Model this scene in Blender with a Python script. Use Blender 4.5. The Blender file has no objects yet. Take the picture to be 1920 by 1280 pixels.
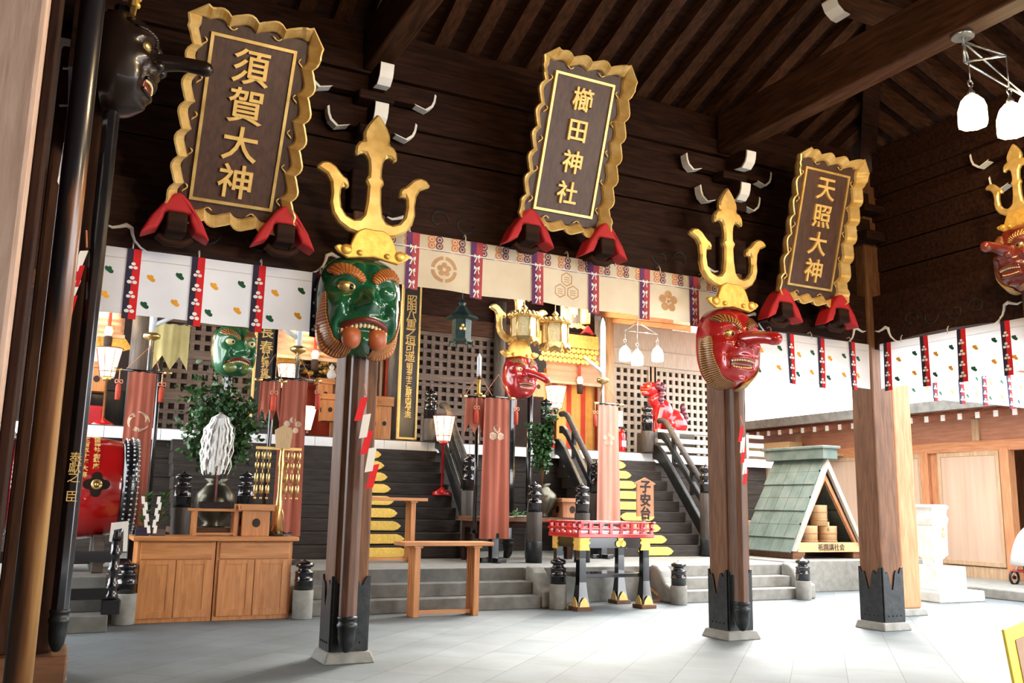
import bpy, bmesh, math, random
from math import sin, cos, pi, sqrt, radians
from mathutils import Vector, Matrix
random.seed(7)
SC = bpy.context.scene
COL = SC.collection
# ------------------------------------------------------------------ camera
F_PX = 1703.44
YAW, PITCH, ROLL = radians(26.3026), radians(10.2280), radians(1.13503)
EYE = Vector((0, 0, 1.3))
_fw = Vector((sin(YAW)*cos(PITCH), cos(YAW)*cos(PITCH), sin(PITCH)))
_r0 = Vector((cos(YAW), -sin(YAW), 0)); _u0 = _r0.cross(_fw)
_rt = cos(ROLL)*_r0 + sin(ROLL)*_u0
_up = -sin(ROLL)*_r0 + cos(ROLL)*_u0
cam = bpy.data.cameras.new('camera')
cam.sensor_width = 36.0; cam.lens = F_PX/1920*36.0; cam.clip_start = 0.05; cam.clip_end = 300
camo = bpy.data.objects.new('camera', cam); COL.objects.link(camo)
M = Matrix((( _rt.x, _up.x, -_fw.x), (_rt.y, _up.y, -_fw.y), (_rt.z, _up.z, -_fw.z))).to_4x4()
M.translation = EYE
camo.matrix_world = M
SC.camera = camo
# ------------------------------------------------------------------ view, world, sun
SC.view_settings.view_transform = 'Standard'
SC.view_settings.look = 'None'
SC.view_settings.gamma = 1.0
SC.view_settings.exposure = 1.32
SC.view_settings.use_curve_mapping = False
w = bpy.data.worlds.new('world'); SC.world = w; w.use_nodes = True
bg = w.node_tree.nodes['Background']
bg.inputs[0].default_value = (0.94, 0.97, 1.0, 1); bg.inputs[1].default_value = 3.9
sun = bpy.data.lights.new('sun', 'SUN'); sun.energy = 6.5; sun.angle = radians(28); sun.color = (1, .95, .87)
suno = bpy.data.objects.new('sun', sun); COL.objects.link(suno)
suno.rotation_euler = Vector((-0.52, -0.46, -0.72)).to_track_quat('-Z', 'Y').to_euler()
def point_lamp(name, p, energy, col=(1, .72, .4), r=.06):
    l = bpy.data.lights.new(name, 'POINT'); l.energy = energy; l.color = col; l.shadow_soft_size = r
    o = bpy.data.objects.new(name, l); o.location = p; COL.objects.link(o); return o

# ------------------------------------------------------------------ pixel -> point of the place (photo frame 1920x1280)
def ray(x, y): return _fw + (x-960)/F_PX*_rt - (y-640)/F_PX*_up
def at(x, y, Y): d = ray(x, y); return EYE + d*(Y/d.y)
def atx(x, y, X): d = ray(x, y); return EYE + d*(X/d.x)
def atz(x, y, z): d = ray(x, y); return EYE + d*((z-EYE.z)/d.z)

# ------------------------------------------------------------------ materials
MATS = {}
def mk(name, c1, c2=None, scale=4.0, stretch=(1, 1, 1), rough=.6, metal=0.0, bump=0.0, coat=0.0, dist=0.0, detail=4, bscale=None, spec=.5, rvar=0.0, c3=None, emit=None, estr=0.0, transl=0.0):
    m = bpy.data.materials.new(name); m.use_nodes = True; nt = m.node_tree; N = nt.nodes; L = nt.links
    b = N['Principled BSDF']
    b.inputs['Roughness'].default_value = rough; b.inputs['Metallic'].default_value = metal
    b.inputs['Coat Weight'].default_value = coat; b.inputs['Coat Roughness'].default_value = .08
    b.inputs['Specular IOR Level'].default_value = spec
    b.inputs['Base Color'].default_value = (*c1, 1)
    tc = N.new('ShaderNodeTexCoord'); mp = N.new('ShaderNodeMapping'); mp.inputs['Scale'].default_value = stretch
    L.new(tc.outputs['Object'], mp.inputs[0])
    if c2 is not None:
        no = N.new('ShaderNodeTexNoise'); no.inputs['Scale'].default_value = scale; no.inputs['Detail'].default_value = detail; no.inputs['Distortion'].default_value = dist
        L.new(mp.outputs[0], no.inputs[0])
        cr = N.new('ShaderNodeValToRGB'); cr.color_ramp.elements[0].position = .3; cr.color_ramp.elements[1].position = .72
        cr.color_ramp.elements[0].color = (*c1, 1); cr.color_ramp.elements[1].color = (*c2, 1)
        if c3 is not None:
            e = cr.color_ramp.elements.new(.5); e.color = (*c3, 1)
        L.new(no.outputs['Fac'], cr.inputs[0]); L.new(cr.outputs[0], b.inputs['Base Color'])
        if rvar:
            mr = N.new('ShaderNodeMapRange'); mr.inputs[3].default_value = max(.02, rough-rvar); mr.inputs[4].default_value = min(1, rough+rvar)
            L.new(no.outputs['Fac'], mr.inputs[0]); L.new(mr.outputs[0], b.inputs['Roughness'])
    if bump:
        nb = N.new('ShaderNodeTexNoise'); nb.inputs['Scale'].default_value = bscale or scale*2; nb.inputs['Detail'].default_value = 5
        L.new(mp.outputs[0], nb.inputs[0]); bp = N.new('ShaderNodeBump'); bp.inputs['Strength'].default_value = bump; bp.inputs['Distance'].default_value = .01
        L.new(nb.outputs['Fac'], bp.inputs['Height']); L.new(bp.outputs[0], b.inputs['Normal'])
    if emit is not None:
        b.inputs['Emission Color'].default_value = (*emit, 1); b.inputs['Emission Strength'].default_value = estr
    if transl:
        tr = N.new('ShaderNodeBsdfTranslucent'); mx = N.new('ShaderNodeMixShader'); mx.inputs[0].default_value = transl
        src = b.inputs['Base Color']
        if src.is_linked: L.new(src.links[0].from_socket, tr.inputs[0])
        else: tr.inputs[0].default_value = (*c1, 1)
        L.new(b.outputs[0], mx.inputs[1]); L.new(tr.outputs[0], mx.inputs[2]); L.new(mx.outputs[0], N['Material Output'].inputs[0])
    MATS[name] = m; return m
def woods(name, c1, c2, rough=.6, bump=.15, scale=3.0, k=9.0, c3=None, **kw):
    for ax, st in (('x', (1, k, k)), ('y', (k, 1, k)), ('z', (k, k, 1))):
        mk(name+ax, c1, c2, scale=scale, stretch=st, rough=rough, bump=bump, dist=.6, c3=c3, **kw)
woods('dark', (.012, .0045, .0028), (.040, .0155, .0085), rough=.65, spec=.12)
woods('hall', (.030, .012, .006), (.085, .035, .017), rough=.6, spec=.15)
woods('grey', (.035, .026, .021), (.095, .075, .06), rough=.6)
woods('step', (.016, .0115, .009), (.046, .035, .028), rough=.6, spec=.3)
woods('lat', (.075, .05, .04), (.16, .115, .09), rough=.7)
woods('pale', (.42, .27, .15), (.58, .40, .25), rough=.6)
woods('cedar', (.44, .17, .07), (.62, .29, .14), rough=.6)
woods('warm', (.42, .155, .042), (.62, .265, .088), rough=.45, bump=.08)
woods('pinkw', (.42, .27, .195), (.60, .42, .32), rough=.7)
woods('mid', (.10, .042, .018), (.21, .094, .043), rough=.55, spec=.3)
woods('shaft', (.075, .033, .018), (.16, .075, .042), rough=.5)
mk('gold', (.62, .38, .10), (.92, .66, .26), scale=7, rough=.38, metal=.6, bump=.12, rvar=.1)
mk('goldleaf', (.72, .40, .07), (.96, .62, .16), scale=14, rough=.45, metal=.55, bump=.25)
mk('goldpaint', (.78, .50, .15), (.90, .62, .22), scale=20, rough=.5, metal=.3)
mk('capgold', (.80, .50, .07), (.95, .66, .16), scale=30, rough=.45, metal=.35, bump=.5)
mk('brass', (.62, .40, .13), (.85, .62, .28), scale=12, rough=.3, metal=.9)
mk('lacquer', (.006, .006, .008), (.012, .012, .014), scale=5, rough=.18, coat=.7)
mk('iron', (.010, .012, .013), (.03, .032, .034), scale=14, rough=.42, metal=.4, bump=.2)
mk('bronze', (.05, .045, .032), (.13, .115, .08), scale=5, rough=.3, metal=.7)
mk('verdigris', (.012, .03, .028), (.035, .07, .06), scale=8, rough=.45, metal=.3, bump=.2)
mk('redlac', (.42, .008, .012), (.55, .016, .018), scale=3, rough=.22, coat=.6)
mk('maskred', (.36, .010, .012), (.50, .022, .022), scale=3, rough=.2, coat=.8)
mk('maskred2', (.10, .012, .008), (.16, .022, .012), scale=3, rough=.3, coat=.5)
mk('maskgreen', (.006, .075, .030), (.010, .12, .050), scale=3, rough=.18, coat=.9)
mk('maskgreen2', (.014, .10, .035), (.03, .17, .06), scale=3, rough=.25, coat=.8)
mk('maskblack', (.008, .005, .004), (.02, .010, .007), scale=4, rough=.3, coat=.25, spec=.3)
mk('browhair', (.36, .075, .02), (.46, .12, .035), scale=10, rough=.4)
mk('browdark', (.10, .03, .015), (.18, .05, .02), scale=10, rough=.4)
mk('hairline', (.62, .36, .10), (.72, .45, .14), scale=10, rough=.4, metal=.2)
mk('lip', (.14, .018, .012), (.22, .03, .018), scale=6, rough=.3)
mk('tooth', (.78, .60, .28), (.88, .72, .40), scale=9, rough=.35)
mk('pupil', (.004, .004, .004), rough=.2)
mk('white', (.80, .80, .80), (.88, .88, .87), scale=6, rough=.8)
mk('cloth', (.78, .79, .83), (.86, .87, .90), scale=3, rough=.9, transl=.35, bump=.05, bscale=300)
mk('cream', (.70, .59, .42), (.80, .70, .53), scale=3, rough=.9, transl=.3, bump=.05, bscale=300)
mk('navy', (.018, .012, .035), (.03, .02, .05), scale=8, rough=.85)
mk('stripred', (.60, .008, .012), (.70, .015, .02), scale=8, rough=.85)
mk('purple', (.11, .030, .12), (.17, .05, .17), scale=8, rough=.85)
mk('rose', (.40, .05, .07), (.5, .08, .09), scale=8, rough=.85)
mk('leafor', (.80, .36, .02), (.88, .45, .05), scale=8, rough=.85)
mk('leafgr', (.008, .07, .03), (.012, .11, .05), scale=8, rough=.85)
mk('crest', (.50, .27, .12), (.6, .36, .18), scale=12, rough=.7)
mk('brocor', (.62, .20, .06), (.7, .28, .1), scale=12, rough=.8)
mk('brocbr', (.17, .05, .05), (.25, .08, .07), scale=12, rough=.8)
mk('cushion', (.40, .006, .010), (.52, .012, .018), scale=4, rough=.7)
mk('banner', (.34, .082, .045), (.43, .125, .075), scale=2.5, stretch=(9, 9, .4), rough=.75, transl=.15)
mk('yellowcloth', (.55, .46, .18), (.66, .56, .26), scale=4, rough=.85, transl=.2)
mk('bannerpale', (.50, .33, .22), (.58, .42, .3), scale=4, rough=.8)
mk('tasselred', (.48, .05, .025), (.6, .08, .035), scale=20, rough=.8)
mk('cord', (.62, .22, .12), (.70, .30, .18), scale=20, rough=.8)
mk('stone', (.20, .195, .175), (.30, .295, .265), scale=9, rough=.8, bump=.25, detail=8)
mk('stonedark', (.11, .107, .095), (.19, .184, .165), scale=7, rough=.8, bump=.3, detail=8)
mk('stonepale', (.55, .53, .47), (.72, .70, .64), scale=6, rough=.85, bump=.3, detail=8)
mk('shrubgreen', (.010, .045, .012), (.05, .13, .03), scale=18, rough=.35)
mk('sprig', (.03, .09, .015), (.09, .19, .04), scale=18, rough=.4)
mk('copper', (.10, .13, .11), (.20, .22, .19), scale=4, rough=.6, metal=.2, bump=.2, c3=(.14, .19, .165))
mk('tubwood', (.55, .35, .16), (.68, .47, .25), scale=10, stretch=(8, 8, 1), rough=.6)
mk('paper', (.85, .83, .78), rough=.9)
mk('ink', (.03, .022, .018), rough=.8)
mk('drumred', (.36, .006, .006), (.44, .010, .010), scale=2, rough=.14, coat=.9)
mk('matcloth', (.50, .27, .17), (.58, .33, .22), scale=18, stretch=(1, 1, 6), rough=.8)
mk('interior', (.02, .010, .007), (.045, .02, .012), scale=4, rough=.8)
mk('curtor', (.62, .30, .06), (.72, .40, .12), scale=6, rough=.8)
mk('curtred', (.42, .035, .012), (.5, .06, .02), scale=6, rough=.8)
mk('steel', (.45, .47, .48), (.6, .62, .63), scale=20, rough=.3, metal=.9)
mk('sheath', (.68, .72, .74), (.80, .83, .85), scale=20, rough=.35)
mk('extred', (.62, .01, .012), rough=.25, coat=.5)
mk('signyellow', (.85, .62, .05), (.92, .70, .08), scale=5, rough=.5)
mk('signbrown', (.36, .20, .11), (.42, .25, .15), scale=5, rough=.6)
mk('shroud', (.62, .62, .62), (.75, .75, .75), scale=5, rough=.5)
mk('glowwarm', (.9, .8, .6), emit=(1, .70, .38), estr=1.5, rough=.6)
mk('glowlamp', (.9, .85, .7), emit=(1, .78, .46), estr=3.6, rough=.6)
mk('shadecream', (.9, .82, .62), emit=(1, .72, .40), estr=1.1, rough=.6)
mk('boardblack', (.020, .016, .014), (.035, .028, .024), scale=5, rough=.4)
mk('gravel', (.50, .47, .42), (.66, .63, .58), scale=60, rough=.95, bump=.5)

# paving laid on the diagonal
def floor_mat():
    m = bpy.data.materials.new('paving'); m.use_nodes = True; nt = m.node_tree; N = nt.nodes; L = nt.links; b = N['Principled BSDF']
    tc = N.new('ShaderNodeTexCoord'); mp = N.new('ShaderNodeMapping'); mp.inputs['Rotation'].default_value = (0, 0, radians(-45)); mp.inputs['Location'].default_value = (.10, .15, 0)
    L.new(tc.outputs['Object'], mp.inputs[0])
    br = N.new('ShaderNodeTexBrick'); br.inputs['Scale'].default_value = 1.0; br.inputs['Brick Width'].default_value = .86; br.inputs['Row Height'].default_value = .43
    br.inputs['Mortar Size'].default_value = .004; br.inputs['Mortar Smooth'].default_value = .3; br.inputs['Bias'].default_value = 0
    br.inputs['Color1'].default_value = (.138, .157, .166, 1); br.inputs['Color2'].default_value = (.176, .195, .205, 1); br.inputs['Mortar'].default_value = (.09, .095, .092, 1)
    L.new(mp.outputs[0], br.inputs[0])
    no = N.new('ShaderNodeTexNoise'); no.inputs['Scale'].default_value = 1.6; no.inputs['Detail'].default_value = 7
    L.new(tc.outputs['Object'], no.inputs[0])
    mx = N.new('ShaderNodeMix'); mx.data_type = 'RGBA'; mx.blend_type = 'MULTIPLY'; mx.inputs[0].default_value = .7
    cr = N.new('ShaderNodeValToRGB'); cr.color_ramp.elements[0].position = .3; cr.color_ramp.elements[0].color = (.68, .66, .61, 1); cr.color_ramp.elements[1].position = .7; cr.color_ramp.elements[1].color = (1.08, 1.08, 1.08, 1)
    L.new(no.outputs['Fac'], cr.inputs[0]); L.new(br.outputs['Color'], mx.inputs[6]); L.new(cr.outputs[0], mx.inputs[7]); L.new(mx.outputs[2], b.inputs['Base Color'])
    b.inputs['Roughness'].default_value = .75; b.inputs['Specular IOR Level'].default_value = .25
    n2 = N.new('ShaderNodeTexNoise'); n2.inputs['Scale'].default_value = 25; L.new(tc.outputs['Object'], n2.inputs[0])
    bp = N.new('ShaderNodeBump'); bp.inputs['Strength'].default_value = .12; bp.inputs['Distance'].default_value = .01; L.new(n2.outputs['Fac'], bp.inputs['Height']); L.new(bp.outputs[0], b.inputs['Normal'])
    MATS['paving'] = m
floor_mat()
# polished pole: black towards the top and left, warm brown below, in long streaks
def pole_mat():
    m = bpy.data.materials.new('streaked_pole'); m.use_nodes = True; nt = m.node_tree; N = nt.nodes; L = nt.links; b = N['Principled BSDF']
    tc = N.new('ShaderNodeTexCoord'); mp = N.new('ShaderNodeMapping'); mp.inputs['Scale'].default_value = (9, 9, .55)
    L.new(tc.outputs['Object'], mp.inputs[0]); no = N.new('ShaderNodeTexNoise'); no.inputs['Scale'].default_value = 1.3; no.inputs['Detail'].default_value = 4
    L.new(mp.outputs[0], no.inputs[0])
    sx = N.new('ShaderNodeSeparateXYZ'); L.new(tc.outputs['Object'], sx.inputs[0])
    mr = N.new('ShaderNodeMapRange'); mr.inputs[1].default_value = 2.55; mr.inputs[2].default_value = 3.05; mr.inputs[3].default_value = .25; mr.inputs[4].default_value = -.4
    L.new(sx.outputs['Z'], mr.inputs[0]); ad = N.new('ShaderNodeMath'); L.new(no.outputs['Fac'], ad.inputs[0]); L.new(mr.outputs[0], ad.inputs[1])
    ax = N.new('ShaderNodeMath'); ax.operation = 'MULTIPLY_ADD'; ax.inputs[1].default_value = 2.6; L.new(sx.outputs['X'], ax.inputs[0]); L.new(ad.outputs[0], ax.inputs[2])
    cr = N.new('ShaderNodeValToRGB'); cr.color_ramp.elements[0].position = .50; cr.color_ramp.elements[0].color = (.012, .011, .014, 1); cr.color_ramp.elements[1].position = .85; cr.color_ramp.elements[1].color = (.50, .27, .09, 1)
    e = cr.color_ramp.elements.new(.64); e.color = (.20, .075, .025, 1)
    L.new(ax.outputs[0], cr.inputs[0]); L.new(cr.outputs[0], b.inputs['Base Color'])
    b.inputs['Roughness'].default_value = .3; b.inputs['Coat Weight'].default_value = .4; b.inputs['Coat Roughness'].default_value = .15
    MATS['streaked_pole'] = m
pole_mat()

# ------------------------------------------------------------------ mesh helpers
class MB:
    def __init__(s): s.v = []; s.f = []; s.m = []; s.s = []
    def add(s, vs, fs, mi=0, smooth=False):
        o = len(s.v); s.v += [Vector(v) for v in vs]
        for f in fs: s.f.append([i+o for i in f]); s.m.append(mi); s.s.append(smooth)
        return s
    def box(s, lo, hi, mi=0):
        (a, b, c), (d, e, g) = lo, hi
        vs = [(a, b, c), (d, b, c), (d, e, c), (a, e, c), (a, b, g), (d, b, g), (d, e, g), (a, e, g)]
        return s.add(vs, [(0, 3, 2, 1), (4, 5, 6, 7), (0, 1, 5, 4), (1, 2, 6, 5), (2, 3, 7, 6), (3, 0, 4, 7)], mi)
    def cbox(s, c, sz, mi=0, R=None):
        h = Vector(sz)/2; vs = []
        for z in (-1, 1):
            for x, y in ((-1, -1), (1, -1), (1, 1), (-1, 1)):
                p = Vector((x*h.x, y*h.y, z*h.z)); vs.append(Vector(c)+(R @ p if R else p))
        return s.add(vs, [(0, 3, 2, 1), (4, 5, 6, 7), (0, 1, 5, 4), (1, 2, 6, 5), (2, 3, 7, 6), (3, 0, 4, 7)], mi)
    def tube(s, pts, r, n=10, mi=0, smooth=True, cap=True, ref=None, flat=1.0):
        pts = [Vector(p) for p in pts]; k = len(pts); rs = r if isinstance(r, (list, tuple)) else [r]*k
        base = len(s.v); ref = Vector(ref) if ref else None; pn = None
        for i, p in enumerate(pts):
            t = (pts[min(i+1, k-1)]-pts[max(i-1, 0)]).normalized()
            if pn is None:
                a = ref or (Vector((0, 0, 1)) if abs(t.z) < .9 else Vector((1, 0, 0)))
                pn = (a - t*a.dot(t)).normalized()
            else: pn = (pn - t*pn.dot(t)).normalized()
            bn = t.cross(pn)
            for j in range(n):
                an = 2*pi*(j+.5)/n; s.v.append(p + rs[i]*(cos(an)*pn*flat + sin(an)*bn))
        for i in range(k-1):
            for j in range(n):
                a = base+i*n+j; b = base+i*n+(j+1) % n
                s.f.append([a, b, b+n, a+n]); s.m.append(mi); s.s.append(smooth)
        if cap:
            s.f.append([base+j for j in range(n)][::-1]); s.m.append(mi); s.s.append(False)
            s.f.append([base+(k-1)*n+j for j in range(n)]); s.m.append(mi); s.s.append(False)
        return s
    def cyl(s, p0, p1, r0, r1=None, n=16, mi=0): return s.tube([p0, p1], [r0, r0 if r1 is None else r1], n, mi)
    def lathe(s, prof, c=(0, 0, 0), n=24, mi=0, smooth=True, axis=None):
        c = Vector(c); base = len(s.v); k = len(prof)
        for r, z in prof:
            for j in range(n):
                a = 2*pi*(j+.5)/n; p = Vector((max(r, 1e-4)*cos(a), max(r, 1e-4)*sin(a), z))
                s.v.append(c+(axis @ p if axis else p))
        for i in range(k-1):
            for j in range(n):
                a = base+i*n+j; b = base+i*n+(j+1) % n
                s.f.append([a, b, b+n, a+n]); s.m.append(mi); s.s.append(smooth)
        s.f.append([base+j for j in range(n)][::-1]); s.m.append(mi); s.s.append(False)
        s.f.append([base+(k-1)*n+j for j in range(n)]); s.m.append(mi); s.s.append(False)
        return s
    def ell(s, c, r, mi=0, R=None, nu=16, nv=10):
        c = Vector(c); base = len(s.v)
        for i in range(nv+1):
            ph = pi*i/nv
            for j in range(nu):
                th = 2*pi*j/nu; p = Vector((r[0]*sin(ph)*cos(th), r[1]*sin(ph)*sin(th), r[2]*cos(ph)))
                s.v.append(c+(R @ p if R else p))
        for i in range(nv):
            for j in range(nu):
                a = base+i*nu+j; b = base+i*nu+(j+1) % nu
                s.f.append([a, a+nu, b+nu, b]); s.m.append(mi); s.s.append(True)
        return s
    def plate(s, poly, o, ex, ey, d0, d1, mi=0, side=None):
        "outline (list of 2D points) in the plane o + x*ex + y*ey, thickness from d0 to d1 along ex x ey"
        o = Vector(o); ex = Vector(ex); ey = Vector(ey); en = ex.cross(ey).normalized(); n = len(poly)
        vs = [o+x*ex+y*ey+en*d0 for x, y in poly]+[o+x*ex+y*ey+en*d1 for x, y in poly]
        fs = [list(range(n))[::-1], [i+n for i in range(n)]]
        s.add(vs, fs, mi); s.add(vs, [(i, (i+1) % n, (i+1) % n+n, i+n) for i in range(n)], mi if side is None else side)
        return s
    def grid(s, fn, nu, nv, mi=0, smooth=True, mfn=None):
        base = len(s.v)
        for i in range(nu+1):
            for j in range(nv+1): s.v.append(Vector(fn(i/nu, j/nv)))
        for i in range(nu):
            for j in range(nv):
                a = base+i*(nv+1)+j
                s.f.append([a, a+nv+1, a+nv+2, a+1]); s.m.append(mfn(i, j) if mfn else mi); s.s.append(smooth)
        return s
    def xform(s, Mx): s.v = [Mx @ v for v in s.v]; return s
    def build(s, name, mats, parent=None, bevel=0, solid=0, kind=None, sub=0, bseg=2):
        me = bpy.data.meshes.new(name)
        off = Vector((0, 0, 0)); p = parent
        while p is not None: off = off + p.location; p = p.parent
        me.from_pydata([v-off for v in s.v], [], s.f)
        if isinstance(mats, str): mats = [mats]
        for mm in mats: me.materials.append(MATS[mm])
        me.polygons.foreach_set('material_index', s.m); me.polygons.foreach_set('use_smooth', s.s)
        bm = bmesh.new(); bm.from_mesh(me); bmesh.ops.remove_doubles(bm, verts=bm.verts, dist=1e-5); bmesh.ops.recalc_face_normals(bm, faces=bm.faces); bm.to_mesh(me); bm.free()
        me.update()
        o = bpy.data.objects.new(name, me); COL.objects.link(o)
        if parent is not None: o.parent = parent
        if bevel:
            b = o.modifiers.new('bevel', 'BEVEL'); b.width = bevel; b.segments = bseg; b.limit_method = 'ANGLE'; b.angle_limit = radians(40)
        if solid:
            b = o.modifiers.new('solid', 'SOLIDIFY'); b.thickness = solid; b.offset = 0
        if sub:
            b = o.modifiers.new('sub', 'SUBSURF'); b.levels = sub; b.render_levels = sub
        if kind: o['kind'] = kind
        return o
def tag(o, label, cat, group=None):
    o['label'] = label; o['category'] = cat
    if group: o['group'] = group
    return o
def thing(name, label, cat, loc=(0, 0, 0), group=None):
    o = bpy.data.objects.new(name, None); o.empty_display_size = .1; COL.objects.link(o); o.location = loc
    return tag(o, label, cat, group)
def copy_tree(o, parent=None):
    c = o.copy(); COL.objects.link(c)
    if parent is not None: c.parent = parent
    for ch in [x for x in bpy.data.objects if x.parent == o]: copy_tree(ch, c)
    return c
def text_mb(body, size, o, ex, ey, depth=.006, bold=.0, vertical=False, spacing=1.0, mb=None, mi=0, wide=1.0):
    "glyphs as solid letters centred on o in the plane ex, ey"
    mb = mb or MB(); o = Vector(o); ex = Vector(ex).normalized(); ey = Vector(ey).normalized(); en = ex.cross(ey)
    lines = list(body) if vertical else [body]; k = len(lines)
    for i, t in enumerate(lines):
        if t == ' ': continue
        c = bpy.data.curves.new('glyph', 'FONT'); c.body = t; c.size = size; c.extrude = depth/2; c.offset = bold; c.resolution_u = 3
        c.align_x = 'CENTER'; c.align_y = 'CENTER'
        ob = bpy.data.objects.new('glyph', c); COL.objects.link(ob)
        dg = bpy.context.evaluated_depsgraph_get(); me = bpy.data.meshes.new_from_object(ob.evaluated_get(dg))
        dy = ((k-1)/2-i)*size*spacing if vertical else 0
        xs = [v.co.x for v in me.vertices]; ys = [v.co.y for v in me.vertices]
        mx, my = ((min(xs)+max(xs))/2, (min(ys)+max(ys))/2) if xs else (0, 0)
        vs = [o+ex*(v.co.x-mx)*wide+ey*(v.co.y-my+dy)+en*v.co.z for v in me.vertices]
        mb.add(vs, [list(p.vertices) for p in me.polygons], mi)
        bpy.data.objects.remove(ob); bpy.data.curves.remove(c); bpy.data.meshes.remove(me)
    return mb
def circ(r, n=24, c=(0, 0), a0=0): return [(c[0]+r*cos(a0+2*pi*i/n), c[1]+r*sin(a0+2*pi*i/n)) for i in range(n)]
X3, Y3, Z3 = Vector((1, 0, 0)), Vector((0, 1, 0)), Vector((0, 0, 1))
mk('palegreyz', (.38, .34, .28), (.5, .46, .39), scale=4, stretch=(9, 9, 1), rough=.7)
mk('pinkcedar', (.40, .17, .10), (.52, .25, .16), scale=3, stretch=(6, 1, 6), rough=.65)
mk('cedarpale', (.50, .34, .24), (.60, .43, .32), scale=1.5, stretch=(1, 5, .3), rough=.7)
mk('bannerpink', (.55, .24, .17), (.64, .31, .23), scale=2.5, stretch=(9, 9, .4), rough=.75, transl=.15)
mk('greenpane', (.25, .4, .12), emit=(.5, .8, .3), estr=.6, rough=.3)
mk('goldrim', (.66, .42, .12), (.92, .68, .30), scale=9, rough=.4, metal=.35)
# ================================================================== the setting
def struct(name, mb, mats, bevel=0, parent=None):
    return mb.build(name, mats, parent, bevel=bevel, kind=None if parent else 'structure')
m = MB(); m.box((-9, -8, -.25), (34, 34, 0)); floor = struct('floor', m, 'paving')
# stone platform of the shrine building with its front stairs
m = MB()
m.box((-3, 11.2, 0), (10.7, 24, .48)); m.box((10.7, 11.55, 0), (14.3, 24, .50))
struct('trim_1', m, 'stone', bevel=.012)
def stone_steps(label, x0, x1, y0=10.70, n=3, rise=.16, tread=.25, name='stone_steps'):
    t = thing(name, label, 'steps', ((x0+x1)/2, y0, 0))
    for i in range(n):
        mm = MB(); xs = x0
        mm.box((x0, y0+i*tread, i*rise-.0), (x1, y0+(i+1)*tread+.02 if i < n-1 else 11.198, (i+1)*rise))
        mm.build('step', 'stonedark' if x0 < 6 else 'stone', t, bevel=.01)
    return t
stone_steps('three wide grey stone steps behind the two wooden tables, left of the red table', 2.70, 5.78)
stone_steps('three grey stone steps behind the second masked post, between curled stone cheeks', 8.06, 10.28, y0=10.72)
def cheek(x, label, sgn=1):
    # curled stone side piece of the stair
    mm = MB(); pts = []
    prof = [(0, .0), (0, .60), (.05, .62), (.16, .60), (.25, .52), (.30, .42), (.36, .33), (.44, .29), (.52, .26), (.52, 0)]
    mm.plate([(11.19-a, b*.82) for a, b in prof], (x-.11, 0, 0), Y3, Z3, 0, .22)
    o = mm.build('stair_cheek', 'stone', None, bevel=.035, bseg=3); tag(o, label, 'stair cheek', 'curled stone cheeks of the stairs')
cheek(5.90, 'curled stone cheek at right end of wide steps, left of the red table')
cheek(7.93, 'curled stone cheek right of the red table, leading up to narrower steps')
cheek(10.40, 'curled stone cheek at far right of stairs, beside the green-roofed shelter')

# ---- wooden veranda, stairs and wall of the shrine building
m = MB(); m.box((-3, 15.02, 2.2), (13.6, 24, 2.38)); struct('trim_2', m, 'greyx')
m = MB(); 
for i in range(42):
    x = -3+i*.4; m.box((x, 14.97, 2.19), (x+.392, 15.018, 2.36))
struct('trim_3', m, 'white')
m = MB()
for i in range(6): m.box((-3, 15.12, .49+i*.285), (13.6, 15.18, .49+i*.285+.278))
m.box((-3, 15.185, .49), (13.6, 15.22, 2.19)); struct('wall_front', m, 'stepx', bevel=.006)
def wood_stairs(label, x0, x1, y0=13.3, n=9, z0=.48, ztop=2.2):
    t = thing('wooden_stairs', label, 'stairs', ((x0+x1)/2, y0, z0)); rise = (ztop-z0)/n; tread = (14.965-y0)/n
    for i in range(n):
        mm = MB(); mm.box((x0, y0+i*tread, z0+i*rise+.001), (x1, 14.96 if i == n-1 else y0+(i+1)*tread+.25, z0+(i+1)*rise)); mm.build('step', 'stepx', t, bevel=.012)
    return t, rise, tread
stairL = wood_stairs('broad weathered wooden stairs left of the lantern pole, behind the first masked post', 1.55, 5.9)
stairR = wood_stairs('narrower weathered wooden stairs with black stringers, below the red guardian lion', 8.42, 10.5)
def stair_caps(xc, half, lab):
    rise, tread = stairR[1], stairR[2]
    for i in range(9):
        z = .48+i*rise; y = 13.3+i*tread; h = rise*.86; w_ = half
        poly = [(-w_, .02), (w_-.08, .02), (w_-.02, h*.25), (w_+.03, h*.55), (w_-.03, h*.85), (w_-.10, h), (-w_+.10, h), (-w_+.03, h*.85), (-w_-.03, h*.55), (-w_+.02, h*.25), (-w_+.08, .02)]
        poly = [(-w_+.08, .02)]+poly[1:-1]
        mm = MB(); mm.plate(poly, (xc, y-.003, z), X3, Z3, 0, .022)
        o = mm.build('step_fitting', 'capgold', None, bevel=.008)
        tag(o, lab % ['lowest', 'second from bottom', 'third from bottom', 'fourth from bottom', 'middle', 'fourth from top', 'third from top', 'second from top', 'topmost'][i], 'step fitting', 'gold fittings on the stair risers')
stair_caps(4.51, .35, '%s gold pointed plate on the broad stairs behind the first masked post')
stair_caps(9.42, .34, '%s gold pointed plate on the stairs below the red guardian lion')

WY = 16.6
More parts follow.
